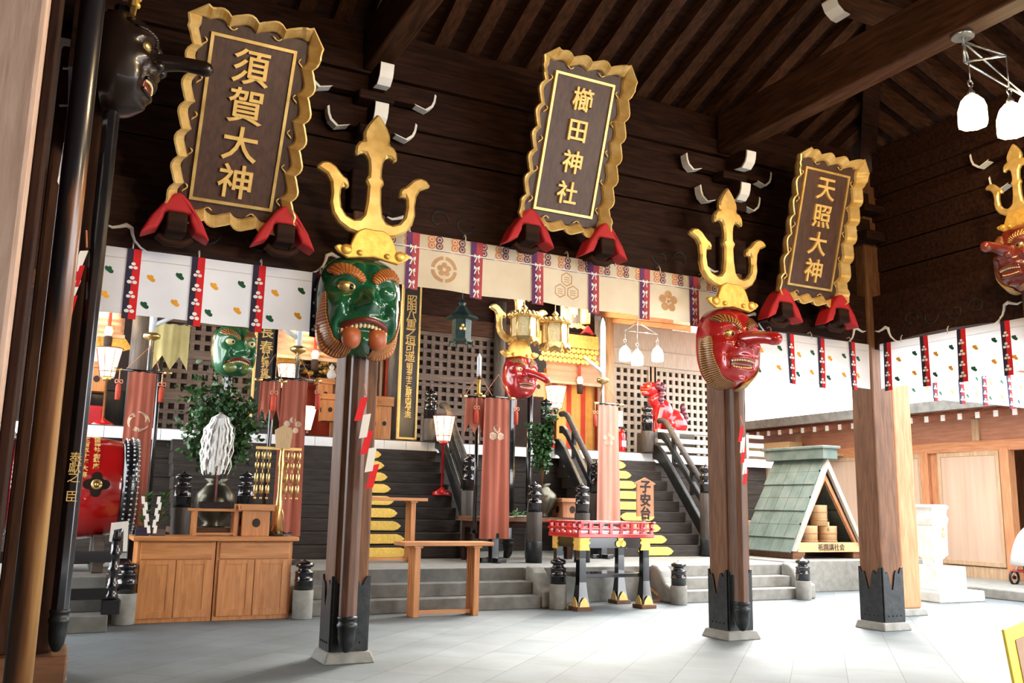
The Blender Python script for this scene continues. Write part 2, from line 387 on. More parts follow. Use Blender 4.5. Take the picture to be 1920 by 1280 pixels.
# lattice screens
def lattice(label, x0, x1, z0, z1, pitch=.172, bar=.074, mats='latx', name='lattice_screen', rails=()):
    t = thing(name, label, 'lattice screen', ((x0+x1)/2, WY, z0), 'lattice screens of the shrine wall')
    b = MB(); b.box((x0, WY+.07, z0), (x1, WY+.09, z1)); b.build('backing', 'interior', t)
    g = MB(); nx = max(2, round((x1-x0)/pitch)); nz = round((z1-z0)/pitch)
    for i in range(1, nx): x = x0+(x1-x0)*i/nx; g.box((x-bar/2, WY, z0), (x+bar/2, WY+.045, z1))
    for i in range(1, nz): z = z0+(z1-z0)*i/nz; g.box((x0, WY+.005, z-bar/2), (x1, WY+.04, z+bar/2))
    g.build('lattice', mats, t)
    f = MB(); f.box((x0-.06, WY-.03, z0-.05), (x0+.03, WY+.06, z1+.05)); f.box((x1-.03, WY-.03, z0-.05), (x1+.06, WY+.06, z1+.05)); f.box((x0, WY-.02, z0-.05), (x1, WY+.05, z0+.04)); f.box((x0, WY-.02, z1-.04), (x1, WY+.05, z1+.05))
    for z in rails: f.box((x0, WY-.02, z-.07), (x1, WY+.05, z+.07))
    f.build('frame', mats, t, bevel=.006)
lattice('dark lattice screen between grey round pillar and black gold-edged board, behind the small green mask', 1.42, 2.98, 2.43, 4.55, rails=(3.05, 3.78))
lattice('dark lattice screen behind the hanging bronze lantern, left of the small red long-nosed mask', 5.78, 7.85, 2.43, 4.62, rails=(3.1, 3.75))
lattice('pale lattice screen behind the glowing white lamps', 10.38, 11.62, 2.43, 4.36, mats='palegreyz', rails=())
lattice('pale lattice screen behind the red guardian lion, beside the second masked post', 11.8, 13.3, 2.43, 4.36, mats='palegreyz')
def pillar(px, label, r=.19, mats='greyz', z1=5.4):
    p = at(px, 700, WY-.12); mm = MB(); mm.lathe([(r, 2.381), (r, z1)], (p.x, p.y, 0), 24)
    o = mm.build('round_pillar', mats, None); tag(o, label, 'pillar', 'round pillars of the shrine building')
pillar(262, 'grey round wooden pillar at far left beside the glowing standing lamp')
pillar(493, 'round dark pillar behind the black board with gold writing, left of the altar', .13)
pillar(741, 'round dark pillar beside the tall black board with gold edge', .14)
pillar(936, 'round dark pillar behind the small red long-nosed mask', .12)
pillar(1139, 'pale round pillar between striped curtain and pale lattice', .14, 'palez')
m = MB(); m.box((-3, WY-.08, 4.66), (10.2, WY+.06, 4.98)); struct('trim_4', m, 'hallx', bevel=.01)
m = MB(); m.box((10.2, WY-.08, 4.40), (14.2, WY+.06, 4.75)); m.box((10.2, WY-.02, 4.75), (14.2, WY+.06, 5.3)); struct('trim_5', m, 'palegreyz', bevel=.01)
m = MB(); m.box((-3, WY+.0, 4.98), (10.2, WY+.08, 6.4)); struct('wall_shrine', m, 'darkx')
m = MB(); m.box((11.63, WY-.03, 2.38), (11.79, WY+.1, 4.44)); m.box((13.3, WY-.03, 2.38), (14.2, WY+.1, 4.44)); struct('trim_6', m, 'palez')
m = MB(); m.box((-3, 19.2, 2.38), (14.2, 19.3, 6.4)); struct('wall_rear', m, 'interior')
m = MB()
m.plate([(12.7, 5.20), (24, 8.8), (24, 8.95), (12.7, 5.36)], (-3.5, 0, 0), Y3, Z3, 0, 14.2)
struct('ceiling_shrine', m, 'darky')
m = MB()
m.plate([(13.9, 4.78), (17, 5.5), (17, 5.62), (13.9, 4.90)], (10.3, 0, 0), Y3, Z3, 0, 4.2)
side_eave = struct('ceiling_side', m, 'cedary')
for i in range(9):
    x = 10.5+i*.36; r_ = MB(); r_.plate([(13.6, 4.60), (16.5, 5.28), (16.5, 5.38), (13.6, 4.70)], (x, 0, 0), Y3, Z3, 0, .12, 0)
    r_.plate([(13.57, 4.58), (13.6, 4.58), (13.6, 4.72), (13.57, 4.72)], (x-.01, 0, 0), Y3, Z3, 0, .14, 1)
    r_.build('rafter', ['cedary', 'white'], side_eave)

# ---- hall: posts
BASE_PTS = [(-1, -1), (1, -1), (1, 1), (-1, 1)]
def hall_post(x, y, label, s=.30, ztop=4.255, sleeve=True, wood='midz', stone='stone', z0=.09, sl=.62, collar=True, stone_s=.44, block=False):
    t = thing('hall_post', label, 'post', (x, y, 0))
    mm = MB(); a = stone_s/2; c = s/2+.035
    vs = [(x+i*a, y+j*a, 0) for i, j in BASE_PTS]+[(x+i*c, y+j*c, z0) for i, j in BASE_PTS]
    mm.add(vs, [(0, 3, 2, 1), (4, 5, 6, 7), (0, 1, 5, 4), (1, 2, 6, 5), (2, 3, 7, 6), (3, 0, 4, 7)]); mm.build('base_stone', stone, t, bevel=.015)
    if block: mm = MB(); mm.box((x-.21, y-.24, z0-.002), (x+.21, y+.21, z0+.165)); mm.build('wood_block', 'midx', t, bevel=.012); z0 += .165
    mm = MB(); mm.box((x-s/2, y-s/2, z0), (x+s/2, y+s/2, ztop)); mm.build('shaft', wood, t, bevel=.022)
    if sleeve:
        g = MB(); h = s/2+.006; hw = s/2
        def edge(q): return sl-.03-.25*math.exp(-((q+.02)/.042)**2)-.05*math.exp(-((q-.09)/.02)**2)-.05*math.exp(-((q+.115)/.02)**2)+.03*cos(q/hw*pi*2)*.5
        out = [(-hw, 0), (hw, 0)]+[(hw-2*hw*q/64, edge(hw-2*hw*q/64)) for q in range(65)]
        for ex, o in ((Vector((1, 0, 0)), (x, y-h, z0)), (Vector((-1, 0, 0)), (x, y+h, z0)), (Vector((0, -1, 0)), (x-h, y, z0)), (Vector((0, 1, 0)), (x+h, y, z0))):
            g.plate(out, o, ex, Z3, -.008, .012)
            for k in (-.3, -.1, .1, .3):
                p = Vector(o)+ex*s*k+Z3*.07; g.ell(p+ex.cross(Z3)*.013, (.009, .009, .009))
        g.build('iron_sleeve', 'iron', t, bevel=.004)
    return t
hall_post(.0, 7.75, 'dark square post at the left hall corner, mostly hidden behind the black shaft')
hall_post(2.305, 7.75, 'brown square post carrying the large green mask')
hall_post(6.43, 7.75, 'brown square post carrying the large red long-nosed mask')
hall_post(8.63, 7.75, 'dark square corner post right of the green-roofed shelter', s=.32, ztop=5.45)
hall_post(8.66, 5.55, 'post at the right edge behind the dark red mask', s=.30, ztop=3.84)
hall_post(-.06, 5.60, 'brown post at left between polished pole and black spear shaft', s=.28, stone='stonedark', z0=.335, block=True, sleeve=False, stone_s=.50, ztop=3.84, wood='hallz')
hall_post(10.12, 8.75, 'light reddish-brown square post standing behind the dark corner post', s=.33, wood='cedarz', sleeve=False, ztop=4.4)
# near post at the left edge
t = thing('hall_post', 'large pale pinkish wooden post at the left edge of the view', 'post', (-.42, 3.75, 0))
mm = MB(); mm.box((-.66, 3.45, .0), (-.185, 3.9, 5.5)); mm.build('shaft', 'pinkwz', t, bevel=.02)
mm = MB(); mm.box((-.183, 3.62, .0), (-.150, 3.9, 5.5)); mm.build('side_strip', 'darkz', t, bevel=.006)
# polished round pole
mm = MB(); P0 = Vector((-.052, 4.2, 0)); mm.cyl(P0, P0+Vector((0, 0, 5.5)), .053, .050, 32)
o = mm.build('round_pole', 'streaked_pole'); tag(o, 'polished round pole, black turning to amber brown, beside the pale post at the left edge', 'pole')

# ---- hall: beams and upper walls
def arch_beam(a, b, z0, z1, thick, rise, n=18, drop=.0, mats='darkx'):
    "rainbow beam from a to b (xy), belly arched by rise"
    a = Vector((*a, 0)); b = Vector((*b, 0)); L_ = (b-a).length; ex = (b-a)/L_
    lo = [(L_*i/n, z0+rise*sin(pi*i/n)**.6) for i in range(n+1)]; hi = [(L_*i/n, z1+drop*0-(.0 if i in (0, n) else 0)) for i in range(n, -1, -1)]
    mm = MB(); mm.plate(lo+hi, a, ex, Z3, -thick/2, thick/2); return mm, ex
TRIM = [20]
def beam_obj(mm, mats, bevel=.012):
    TRIM[0] += 1; return struct('trim_%d' % TRIM[0], mm, mats, bevel=bevel)
def scroll_line(mm, p, ex, s, mi=1):
    "white painted S-curve at a beam foot, s=+1 opens towards +ex"
    pts = []; prof = [(0, 0), (.05, -.015), (.10, .0), (.15, .02), (.19, .0), (.20, -.05), (.22, -.10), (.27, -.15), (.33, -.18)]
    rs = [.006, .012, .014, .020, .018, .013, .011, .009, .004]
    mm.tube([p+ex*(s*a)+Z3*b for a, b in prof], rs, 8, mi)
def row_beam(a, b, z0, z1, thick=.22, curls=True):
    mm, ex = arch_beam(a, b, z0, z1, thick, .09)
    en = ex.cross(Z3); L_ = (Vector((*b, 0))-Vector((*a, 0))).length
    for s, x_ in ((1, .02), (-1, L_-.02)):
        p = Vector((*a, 0))+ex*x_+en*(thick/2+.004)+Z3*(z0+.22); scroll_line(mm, p, ex, s)
        if curls:
            c0 = Vector((*a, 0))+ex*(x_+s*.50)+en*(thick/2)+Z3*(z0+.27)
            for q in (0, 1):
                pts = []
                for k in range(20):
                    an = k/19*5.2; rr = .11*(1-k/26); pts.append(c0+ex*(s*(q*.26+rr*cos(an)))+Z3*(rr*sin(an)*(1 if q == 0 else -1)))
                mm.tube(pts, .009, 6, 2)
    return beam_obj(mm, ['darkx', 'white', 'iron'])
row_beam((.15, 7.74), (2.155, 7.74), 3.20, 3.84)
row_beam((2.455, 7.74), (6.28, 7.74), 3.64, 4.27)
row_beam((6.58, 7.74), (8.47, 7.74), 3.20, 3.84)
row_beam((8.66, 7.59), (8.66, 5.70), 3.20, 3.84)
row_beam((8.66, 5.40), (8.66, 2.9), 3.20, 3.84)
row_beam((-.02, 5.75), (-.02, 7.6), 3.20, 3.84, thick=.1)
row_beam((-.10, 4.3), (-.10, 5.45), 3.20, 3.84, thick=.05, curls=False)
def board_wall(name, a, b, z0, z1, off=0, bh=.30, rails=(4.86, 5.32)):
    a = Vector((*a, 0)); b = Vector((*b, 0)); L_ = (b-a).length; ex = (b-a)/L_; mm = MB(); n = max(1, round((z1-z0)/bh))
    for i in range(n):
        za = z0+(z1-z0)*i/n; zb = z0+(z1-z0)*(i+1)/n-.012; j = .012*((i*7) % 3)
        mm.plate([(0, za), (L_, za), (L_, zb), (0, zb)], a, ex, Z3, -.04, .02+j)
    mm.plate([(0, z0), (L_, z0), (L_, z1), (0, z1)], a, ex, Z3, -.06, -.038)
    for z in rails: mm.plate([(0, z-.09), (L_, z-.09), (L_, z+.09), (0, z+.09)], a, ex, Z3, -.06, .09)
    return struct(name, mm, 'darkx', bevel=.006)
board_wall('wall_back', (-.2, 7.76), (8.468, 7.76), 4.26, 5.72)
board_wall('wall_back_left', (.15, 7.76), (2.155, 7.76), 3.845, 4.26, rails=())
board_wall('wall_back_right', (6.58, 7.76), (8.47, 7.76), 3.845, 4.26, rails=())
board_wall('wall_right', (8.70, 7.588), (8.70, -2), 3.845, 5.72)
board_wall('wall_left', (-.06, 4.4), (-.06, 7.6), 3.845, 5.55, rails=())
def tie_beam(x, label):
    mm = MB(); mm.box((x-.11, -6, 5.245), (x+.11, 7.66, 5.70)); return beam_obj(mm, 'hally', .02)
tie_beam(2.305, ''); tie_beam(6.43, '')
# roof over the hall: hipped, boards above and rafters below
def roof_z(x, y): return 5.78+.38*min(7.78-y, 8.80-x, x+.22, y+4.6, 4.45)
m = MB()
m.grid(lambda a, b: (-1.7+11.7*a, -6+15.1*b, roof_z(-1.7+11.7*a, -6+15.1*b)+.10), 117, 151, smooth=False)
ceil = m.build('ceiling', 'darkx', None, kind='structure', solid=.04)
k = 0
x = 0.05
while x < 8.75:
    ln = min(8.80-x, x+.22, 4.45); y1 = 8.95; y0 = 7.78-ln
    r_ = MB(); zz = lambda y: 5.78+.38*(7.78-y)
    r_.plate([(y0, zz(y0)-.06), (y1, zz(y1)-.06), (y1, zz(y1)+.07), (y0, zz(y0)+.07)], (x-.07, 0, 0), Y3, Z3, -.07, .07)
    r_.build('rafter', 'hally', ceil); x += .335
y = 7.55
while y > -.5:
    ln = min(7.78-y, 4.45); x1 = 9.9; x0 = 8.80-ln; zz = lambda x: 5.78+.38*(8.80-x)
    r_ = MB(); r_.plate([(x0, zz(x0)-.06), (x1, zz(x1)-.06), (x1, zz(x1)+.07), (x0, zz(x0)+.07)], (0, y, 0), X3, Z3, -.06, .06)
    r_.build('rafter', 'hallx', ceil); y -= .335
r_ = MB(); r_.tube([(9.6, 8.58, 5.78-.30-.1), (4.4, 3.38, 5.78+.38*4.4-.1)], .13, 4, smooth=False); r_.build('hip_rafter', 'darkx', ceil)
m = MB(); m.box((-3.5, 8.6, 5.36), (6.6, 13.2, 5.46)); struct('ceiling_added_link', m, 'darkx')  # added roof over the gap, sized to darken the paving at left
# purlin with a white-painted nose, resting on the tie beam
pz = at(1572, 2, 5.75); mm = MB(); mm.box((pz.x+.08, pz.y-.08, pz.z-.08), (8.6, pz.y+.08, pz.z+.10))
pro = [(0, .10), (0, -.01), (.03, -.08), (.10, -.13), (.20, -.14), (.20, .10)]
mm.plate(pro, (pz.x-.12, pz.y+.08, pz.z-.02), X3, Z3, 0, .16, 0)
mm.plate([(-.010, .0), (-.010, -.015), (.025, -.09), (.10, -.142), (.17, -.152), (.17, -.142), (.10, -.13), (.03, -.08), (0, -.01)], (pz.x-.12, pz.y+.085, pz.z-.02), X3, Z3, 0, .17, 1)
beam_obj(mm, ['hallx', 'white'], 0)
m = MB(); m.box((-1.75, -8, 0), (-1.6, 9.4, 5.6)); struct('wall_added_west', m, 'darkz')  # added wall out of view, keeps sky light off the left side
m = MB(); m.box((-10, -9.2, 0), (9.0, -9, 7.0)); struct('wall_added_south', m, 'hallz')  # added wall behind the viewpoint, cuts low sky light from the front
m = MB(); m.box((10.29, 8.70, 3.44), (14.3, 8.86, 3.66)); beam_obj(m, 'cedarx')
hall_post(14.2, 8.78, 'light brown post beyond the right edge carrying the far white curtain', s=.2, wood='cedarz', sleeve=False, ztop=4.4)
# ================================================================== brackets at the post heads
def nose(mm, o, d, L_, h=.22, w=.15, tip=True):
    "bracket arm from o along d, curved end painted white (material 1)"
    o = Vector(o); d = Vector(d); n = d.cross(Z3)
    prof = [(0, 0), (L_-.10, 0), (L_-.06, -.02), (L_-.02, -.015), (L_, -.03), (L_-.01, -.10), (L_-.03, -.15), (L_-.09, -.20), (L_-.18, -h), (0, -h)]
    mm.plate(prof, o, d, Z3, -w/2, w/2, 0)
    if tip:
        outer = [(L_, -.03), (L_-.01, -.10), (L_-.03, -.15), (L_-.09, -.20), (L_-.20, -h)]
        mm.plate([(a+.006, b-.004) for a, b in outer]+[(a-.012, b+.010) for a, b in outer[::-1]], o, d, Z3, -w/2-.004, w/2+.004, 1)
def bracket(x, y, label, ztop, front=True, sides=(1, -1), zs=None):
    t = thing('bracket_complex', label, 'bracket', (x, y, ztop-.6))
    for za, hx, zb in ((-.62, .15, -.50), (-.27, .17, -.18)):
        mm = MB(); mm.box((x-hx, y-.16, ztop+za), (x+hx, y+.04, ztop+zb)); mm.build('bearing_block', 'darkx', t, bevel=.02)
    for k, (zz, ex) in enumerate(((ztop, .60), (ztop-.33, .42))):
        if front:
            mm = MB(); nose(mm, (x, y+.02, zz), (0, -1, 0), (.44, .34)[k], w=.115, h=.19); mm.build('bracket_arm', ['darky', 'white'], t)
        for s in sides:
            mm = MB(); nose(mm, (x, y-.02, zz-.02), (s, 0, 0), ex, w=.09, h=.17); mm.build('bracket_arm', ['darkx', 'white'], t)
    return t
for bx in (2.305, 6.43):  # dark blocks over the brown post heads, shade put into their colour
    mm = MB(); mm.box((bx-.19, 7.565, 3.86), (bx+.19, 7.70, 4.25)); HEAD = mm
    o = mm.build('post_head_shade', 'darkx', None, bevel=.02); tag(o, 'dark block as painted shade at the head of the green-masked post behind the gold trident' if bx < 3 else 'dark block as painted shade at the head of the red-masked post behind the gold trident', 'post head shade')
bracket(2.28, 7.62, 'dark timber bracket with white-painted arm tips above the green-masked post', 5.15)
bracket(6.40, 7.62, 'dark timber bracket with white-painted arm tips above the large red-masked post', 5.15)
bracket(8.45, 7.545, 'dark timber bracket with white tips at the hall corner, right of the third plaque', 5.10, front=False, sides=(-1,))
t = thing('bracket_complex', 'dark timber bracket with white tip above the dark red mask at right', 'bracket', (8.6, 5.55, 4.9))
for zz, ex in ((5.15, .6), (4.83, .4)):
    mm = MB(); nose(mm, (8.56, 5.55, zz), (0, 1, 0), ex, w=.09, h=.16); mm.build('bracket_arm', ['darkx', 'white'], t)

# ================================================================== plaques
def plaque(label, bx, by, bz, tilt, chars, csize, cspace, curls, mats=('darkz',)):
    ex = X3; ez = Vector((0, -sin(tilt), cos(tilt))); en = ex.cross(ez); o = Vector((bx, by, bz))
    t = thing('name_plaque', label, 'plaque', o, None)
    H = 1.24; W = .60; c = o+ez*(H/2)
    P = lambda u, v, d=0: c+ex*u+ez*v+en*d
    b = MB(); b.plate([(-.41, -.74), (.41, -.74), (.41, .74), (-.41, .74)], c, ex, ez, -.06, .0); b.build('board', 'plaquewood', t, bevel=.01)
    b = MB(); b.plate([(-W/2, -H/2), (W/2, -H/2), (W/2, H/2), (-W/2, H/2)], c, ex, ez, .0, .012); b.build('panel', 'plaquewood2', t)
    f = MB(); g = .024
    for (u0, v0, u1, v1) in ((-W/2-g, -H/2-g, -W/2, H/2+g), (W/2, -H/2-g, W/2+g, H/2+g), (-W/2, -H/2-g, W/2, -H/2), (-W/2, H/2, W/2, H/2+g)):
        f.plate([(u0, v0), (u1, v0), (u1, v1), (u0, v1)], c, ex, ez, 0, .028)
    f.build('inner_border', 'gold', t, bevel=.005)
    # scalloped flaring gold rim
    rim = MB(); hw, hh = .405, .735; per = []
    def side(p, q, n, k):
        p = Vector(p); q = Vector(q); d = (q-p); nrm = Vector((d.y, -d.x)).normalized()
        for i in range(n):
            s = i/n; e = min(s, 1-s)
            wv = .026*abs(sin(pi*k*s))**.7*1.5+.010*sin(2*pi*k*s)-.030
            fl = .030*(max(0, 1-e/.09))
            per.append((p+d*s, nrm, 0 if e < .06 else wv, fl))
    side((-hw, -hh), (hw, -hh), 28, 4); side((hw, -hh), (hw, hh), 49, 7); side((hw, hh), (-hw, hh), 28, 4); side((-hw, hh), (-hw, -hh), 49, 7)
    n = len(per); base = len(rim.v); prof = [(-.005, .0, 1.0), (.004, .03, 1.0), (.066, .105, 1.0), (.080, .10, 1.0), (.070, .04, 1.0), (.0, -.06, .6)]
    cor = []
    for p, nr, wv, fl in per:
        for a, d, k in prof: q = p+nr*(a+wv*k+fl*k*(a > .02)); rim.v.append(P(q.x, q.y, d+(.02 if fl and a > .02 else 0)))
    np_ = len(prof)
    for i in range(n):
        for j in range(np_-1):
            a = base+i*np_+j; b_ = base+((i+1) % n)*np_+j
            rim.f.append([a, b_, b_+1, a+1]); rim.m.append(0); rim.s.append(False)
    rim.build('scalloped_rim', 'goldrim', t)
    def curl(pts): o_ = MB(); o_.tube(pts, [.003, .006, .007, .006, .005, .006, .007, .006, .003], 6); o_.build('scroll_ornament', 'gold', t)
    for k in range(5):
        for s in (-1, 1): curl([P(s*(.365+.018*cos(q*.6)), -.56+k*.28+.035*(q-4)/4, .018) for q in range(9)])
    for u in (-.18, .16):
        for s in (-1, 1): curl([P(u+.04*(q-4)/4, s*(.70+.012*cos(q*.7)), .018) for q in range(9)])
    tx = text_mb(chars, csize, P(0, 0, .022), ex, ez, depth=.03, bold=.0035, vertical=True, spacing=cspace)
    tx.build('lettering', 'goldpaint', t)
    return o, ex, ez, en
mk('plaquewood', (.040, .018, .012), (.075, .034, .02), scale=3, stretch=(9, 9, 1), rough=.5, bump=.1)
mk('plaquewood2', (.050, .022, .014), (.095, .042, .025), scale=3, stretch=(9, 9, 1), rough=.5, bump=.1)
PL = [plaque('leftmost gold-rimmed wooden plaque with four large raised characters', 1.06, 7.30, 3.66, radians(27), '須賀大神', .285, 1.04, 0),
      plaque('middle gold-rimmed wooden plaque, above the cream crested curtain', 4.12, 7.30, 4.09, radians(19), '櫛田神社', .225, 1.30, 0),
      plaque('rightmost gold-rimmed wooden plaque, dimmer, between large red mask and corner post', 7.25, 7.30, 3.75, radians(15.5), '天照大神', .27, 1.10, 0)]
def cushion(px, py, lab, Y=7.28):
    p = at(px, py, Y); t = thing('plaque_rest', lab, 'plaque rest', (p.x, 7.7, p.z))
    k = MB(); out = [(-.30, -.17), (-.22, -.02), (-.10, .13), (-.03, .19), (.03, .19), (.10, .13), (.22, -.02), (.30, -.17), (.16, -.11), (.115, -.03), (.10, .03), (-.10, .03), (-.115, -.03), (-.16, -.11)]
    k.plate([(a*.86, b) for a, b in out], p, X3, Z3, -.14, .06); k.build('red_cushion', 'cushion', t, bevel=.03, bseg=3)
    k = MB(); k.box((p.x-.075, p.y-.08, p.z-.13), (p.x+.075, 7.66, p.z+.028)); k.tube([(p.x-.13, p.y+.06, p.z-.14), (p.x-.06, p.y+.06, p.z-.19), (p.x+.06, p.y+.06, p.z-.19), (p.x+.13, p.y+.06, p.z-.14)], .035, 8); k.build('peg', 'darkx', t, bevel=.012)
for px, py, lab in ((331, 408, 'red cushion on a peg under the left corner of the leftmost plaque'), (533, 430, 'red cushion on a peg under the right corner of the leftmost plaque'),
                    (992, 430, 'red cushion on a peg under the left corner of the middle plaque'), (1132, 455, 'red cushion on a peg under the right corner of the middle plaque'),
                    (1467, 574, 'red cushion on a peg under the left corner of the rightmost plaque'), (1573, 585, 'red cushion on a peg under the right corner of the rightmost plaque')): cushion(px, py, lab)

# ================================================================== tridents on shafts
TRI = [(.10, .12), (.12, .18), (.21, .20), (.30, .255), (.355, .33), (.378, .42), (.372, .50), (.385, .60), (.42, .66), (.517, .71), (.47, .76), (.41, .775), (.35, .745), (.30, .69), (.275, .665), (.245, .65), (.222, .61), (.235, .555), (.275, .585), (.292, .55), (.296, .48), (.282, .39), (.235, .325), (.17, .30), (.118, .31), (.082, .36), (.064, .48), (.060, .615), (.09, .675), (.058, .70), (.058, .78), (.066, .85), (.095, .905), (.135, .905), (.175, .865), (.19, .90), (.185, .96), (.155, 1.005), (.112, 1.02), (.120, 1.065), (.115, 1.11), (.088, 1.17), (.045, 1.235), (0, 1.29)]
def trident(label, loc, rot, sc=1.0, inscr=None, shaft=True, zbase=3.385, sx=-.03, sy=.13, shaftmat='shaftz', r=.075, bottom=.06, rnd=True, ferr='iron', dz=0):
    t = thing('trident_spear', label, 'trident', (0, 0, 0))
    def bulge(mm, outline, y0, th, mi=0):
        mm.plate(outline, (0, y0, 0), X3, Z3, -th/2, th/2, mi)
    mm = MB(); full = TRI+[(-a, b) for a, b in TRI[:-1][::-1]]; bulge(mm, full, -.02, .075); mm.build('trident_head', 'gold', t, bevel=.024, bseg=1)
    mm = MB(); half = [(0, -.02), (.10, -.035), (.22, -.055), (.30, -.01), (.335, .03), (.30, .055), (.24, .045), (.205, .055), (.19, .10), (.165, .16), (.13, .20), (.08, .225), (0, .22)]
    bulge(mm, half+[(-a, b) for a, b in half[::-1][1:-1]], -.075, .05)
    for s in (-1, 1): mm.ell((s*.235, -.10, .015), (.05, .03, .045)); mm.ell((s*.12, -.10, .0), (.03, .025, .025))
    mm.build('crown_bracket', 'goldleaf', t, bevel=.012)
    if shaft:
        L0 = bottom-zbase
        mm = MB(); mm.tube([(sx, sy, L0/sc+.17/sc), (sx, sy, .02)], r, 8 if rnd else 8, smooth=False); mm.build('shaft', shaftmat, t, bevel=.006)
        mm = MB(); mm.lathe([(.01, L0/sc), (r*.45, L0/sc+.01), (r*.80, L0/sc+.06), (r*.95, L0/sc+.12), (r*1.0, L0/sc+.19), (r*1.12, L0/sc+.20), (r*1.12, L0/sc+.225), (r*1.0, L0/sc+.23), (r*1.0, L0/sc+.26), (r*1.1, L0/sc+.265), (r*1.1, L0/sc+.28), (r*.9, L0/sc+.29)], (sx, sy, 0), 20)
        mm.build('ferrule', ferr, t)
    if inscr:
        z0_, z1_ = [(at(137, q, loc[1]).z-loc[2])/sc for q in (858, 930)]
        text_mb(inscr, .085, (sx-r-.004, sy, (z0_+z1_)/2), Vector((0, -1, 0)), Z3, depth=.006, vertical=True, spacing=(z0_-z1_)/(len(inscr)-1)/.085).build('gold_lettering', 'goldpaint', t)
    t.location = Vector(loc)+Vector((0, 0, dz)); t.rotation_euler = (0, 0, rot); t.scale = (sc, sc, sc)
    return t
pA = at(697, 495, 7.22); pB = at(1372, 588, 7.22)
sA = at(663, 950, 7.46).x; sB = at(1389, 950, 7.46).x
trident('gold trident with brown shaft above the large green mask', (pA.x, 7.28, 3.36), 0, zbase=3.36, sx=sA-pA.x, sy=.20, bottom=.10)
trident('gold trident with brown shaft above the large red long-nosed mask', (pB.x, 7.28, 3.38), 0, zbase=3.38, sx=sB-pB.x, sy=.20, bottom=.10)
trident('gold trident at top left above the black mask, on a black shaft with gold writing', (.09, 5.36, 4.08), pi/2, sc=.74, zbase=4.08, sx=0, sy=-.0, shaftmat='lacquer', r=.062, bottom=.52, inscr='奉獻之 臣')
trident('small gold trident at the right edge above the dark red mask', (8.30, 5.50, 4.12), -pi/2, sc=.66, shaft=True, zbase=4.12, sx=0, sy=.20, bottom=.12)
# ================================================================== masks
class Face:
    def __init__(s, a, b, n, D, feats, jaw=0.0): s.a, s.b, s.n, s.D, s.F, s.jaw = a, b, n, D, feats, jaw
    def hw(s, z): return s.a*(1+s.jaw*min(0, z/s.b))
    def R(s, th):
        c, q = cos(th), sin(th); r = (abs(c/s.a)**s.n+abs(q/s.b)**s.n)**(-1/s.n)
        x, z = r*c, r*q; return x*(s.hw(z)/s.a), z
    def S(s, x, z):
        aa = s.hw(z); rho = min(1, (abs(x/aa)**s.n+abs(z/s.b)**s.n)**(1/s.n)); d = s.D*sqrt(max(0, 1-rho**2.4))
        for cx, cz, sx, sz, am in s.F: d += am*math.exp(-((x-cx)/sx)**2-((z-cz)/sz)**2)*min(1, (1-rho)*7)
        return d
    def P(s, x, z, lift=0): return Vector((x, -s.S(x, z)-lift, z))
    def mesh(s, mats, parent, nr=44, na=96, name='face'):
        mm = MB(); base = 0
        mm.v.append(s.P(0, 0))
        for i in range(1, nr+1):
            t = sin(i/nr*pi/2)
            for j in range(na): x, z = s.R(2*pi*j/na); mm.v.append(s.P(x*t, z*t))
        for sc_, dep in ((1.0, .10), (.90, .12)):
            for j in range(na): x, z = s.R(2*pi*j/na); mm.v.append(Vector((x*sc_, dep, z*sc_)))
        for j in range(na): mm.f.append([0, 1+j, 1+(j+1) % na]); mm.m.append(0); mm.s.append(True)
        for i in range(nr+1):
            for j in range(na):
                a = 1+i*na+j; b = 1+i*na+(j+1) % na; mm.f.append([a, a+na, b+na, b]); mm.m.append(0); mm.s.append(True)
        mm.f.append([1+(nr+1)*na+j for j in range(na)]); mm.m.append(0); mm.s.append(False)
        return mm.build(name, mats, parent)
    def patch(s, path, hw, mats, parent, name, stripes=14, lift=.010, nv=8, push=1.02, fat=.012, sub=4):
        "hair lock lying on the face along path; stripes across it"
        pts = [Vector(p) for p in path]; k = len(pts)-1
        def cr(u):
            f = u*k; i = min(int(f), k-1); t = f-i; p0 = pts[max(i-1, 0)]; p1 = pts[i]; p2 = pts[i+1]; p3 = pts[min(i+2, k)]
            return .5*((2*p1)+(p2-p0)*t+(2*p0-5*p1+4*p2-p3)*t*t+(3*p1-p0-3*p2+p3)*t**3)
        def wv(u): f = u*k; i = min(int(f), k-1); return hw[i]*(1-(f-i))+hw[i+1]*(f-i)
        def fn(u, v):
            c = cr(u); d = (cr(min(u+.02, 1))-cr(max(u-.02, 0))).normalized(); n = Vector((-d.y, d.x)); w = wv(u)*sqrt(max(.02, 1-(2*u-1)**12))
            q = c+n*w*(2*v-1); x, z = q.x*push, q.y*push
            ripple = .004*cos(u*stripes*2*pi)
            return Vector((x, -s.S(q.x, q.y)-lift*(1 if 0 < v < 1 else -1.5)-fat*(1-(2*v-1)**2)-ripple, z))
        mm = MB(); mm.grid(fn, stripes*sub, nv, mfn=lambda i, j: 1 if i % sub == sub-1 else 0)
        return mm.build(name, mats, parent, solid=.004)
def eye(F, x, z, parent, r=.062, look=0.0, mats='tooth', lift=-.01, py=0):
    c = F.P(x, z, lift); mm = MB(); mm.ell(c, (r*1.2, r*.8, r*.85), nu=24, nv=16); e = mm.build('eye', mats, parent)
    d = Vector((look, -1, py)).normalized(); mm = MB(); q = c+Vector((d.x*r*1.0, d.y*r*.66, d.z*r*.7)); mm.ell(q, (r*.36, r*.24, r*.36), nu=16, nv=10); mm.build('pupil', 'pupil', e)
def arc_pts(F, xs, zf, lift): return [F.P(x, zf(x), lift) for x in xs]
lin = lambda a, b, n: [a+(b-a)*i/(n-1) for i in range(n)]
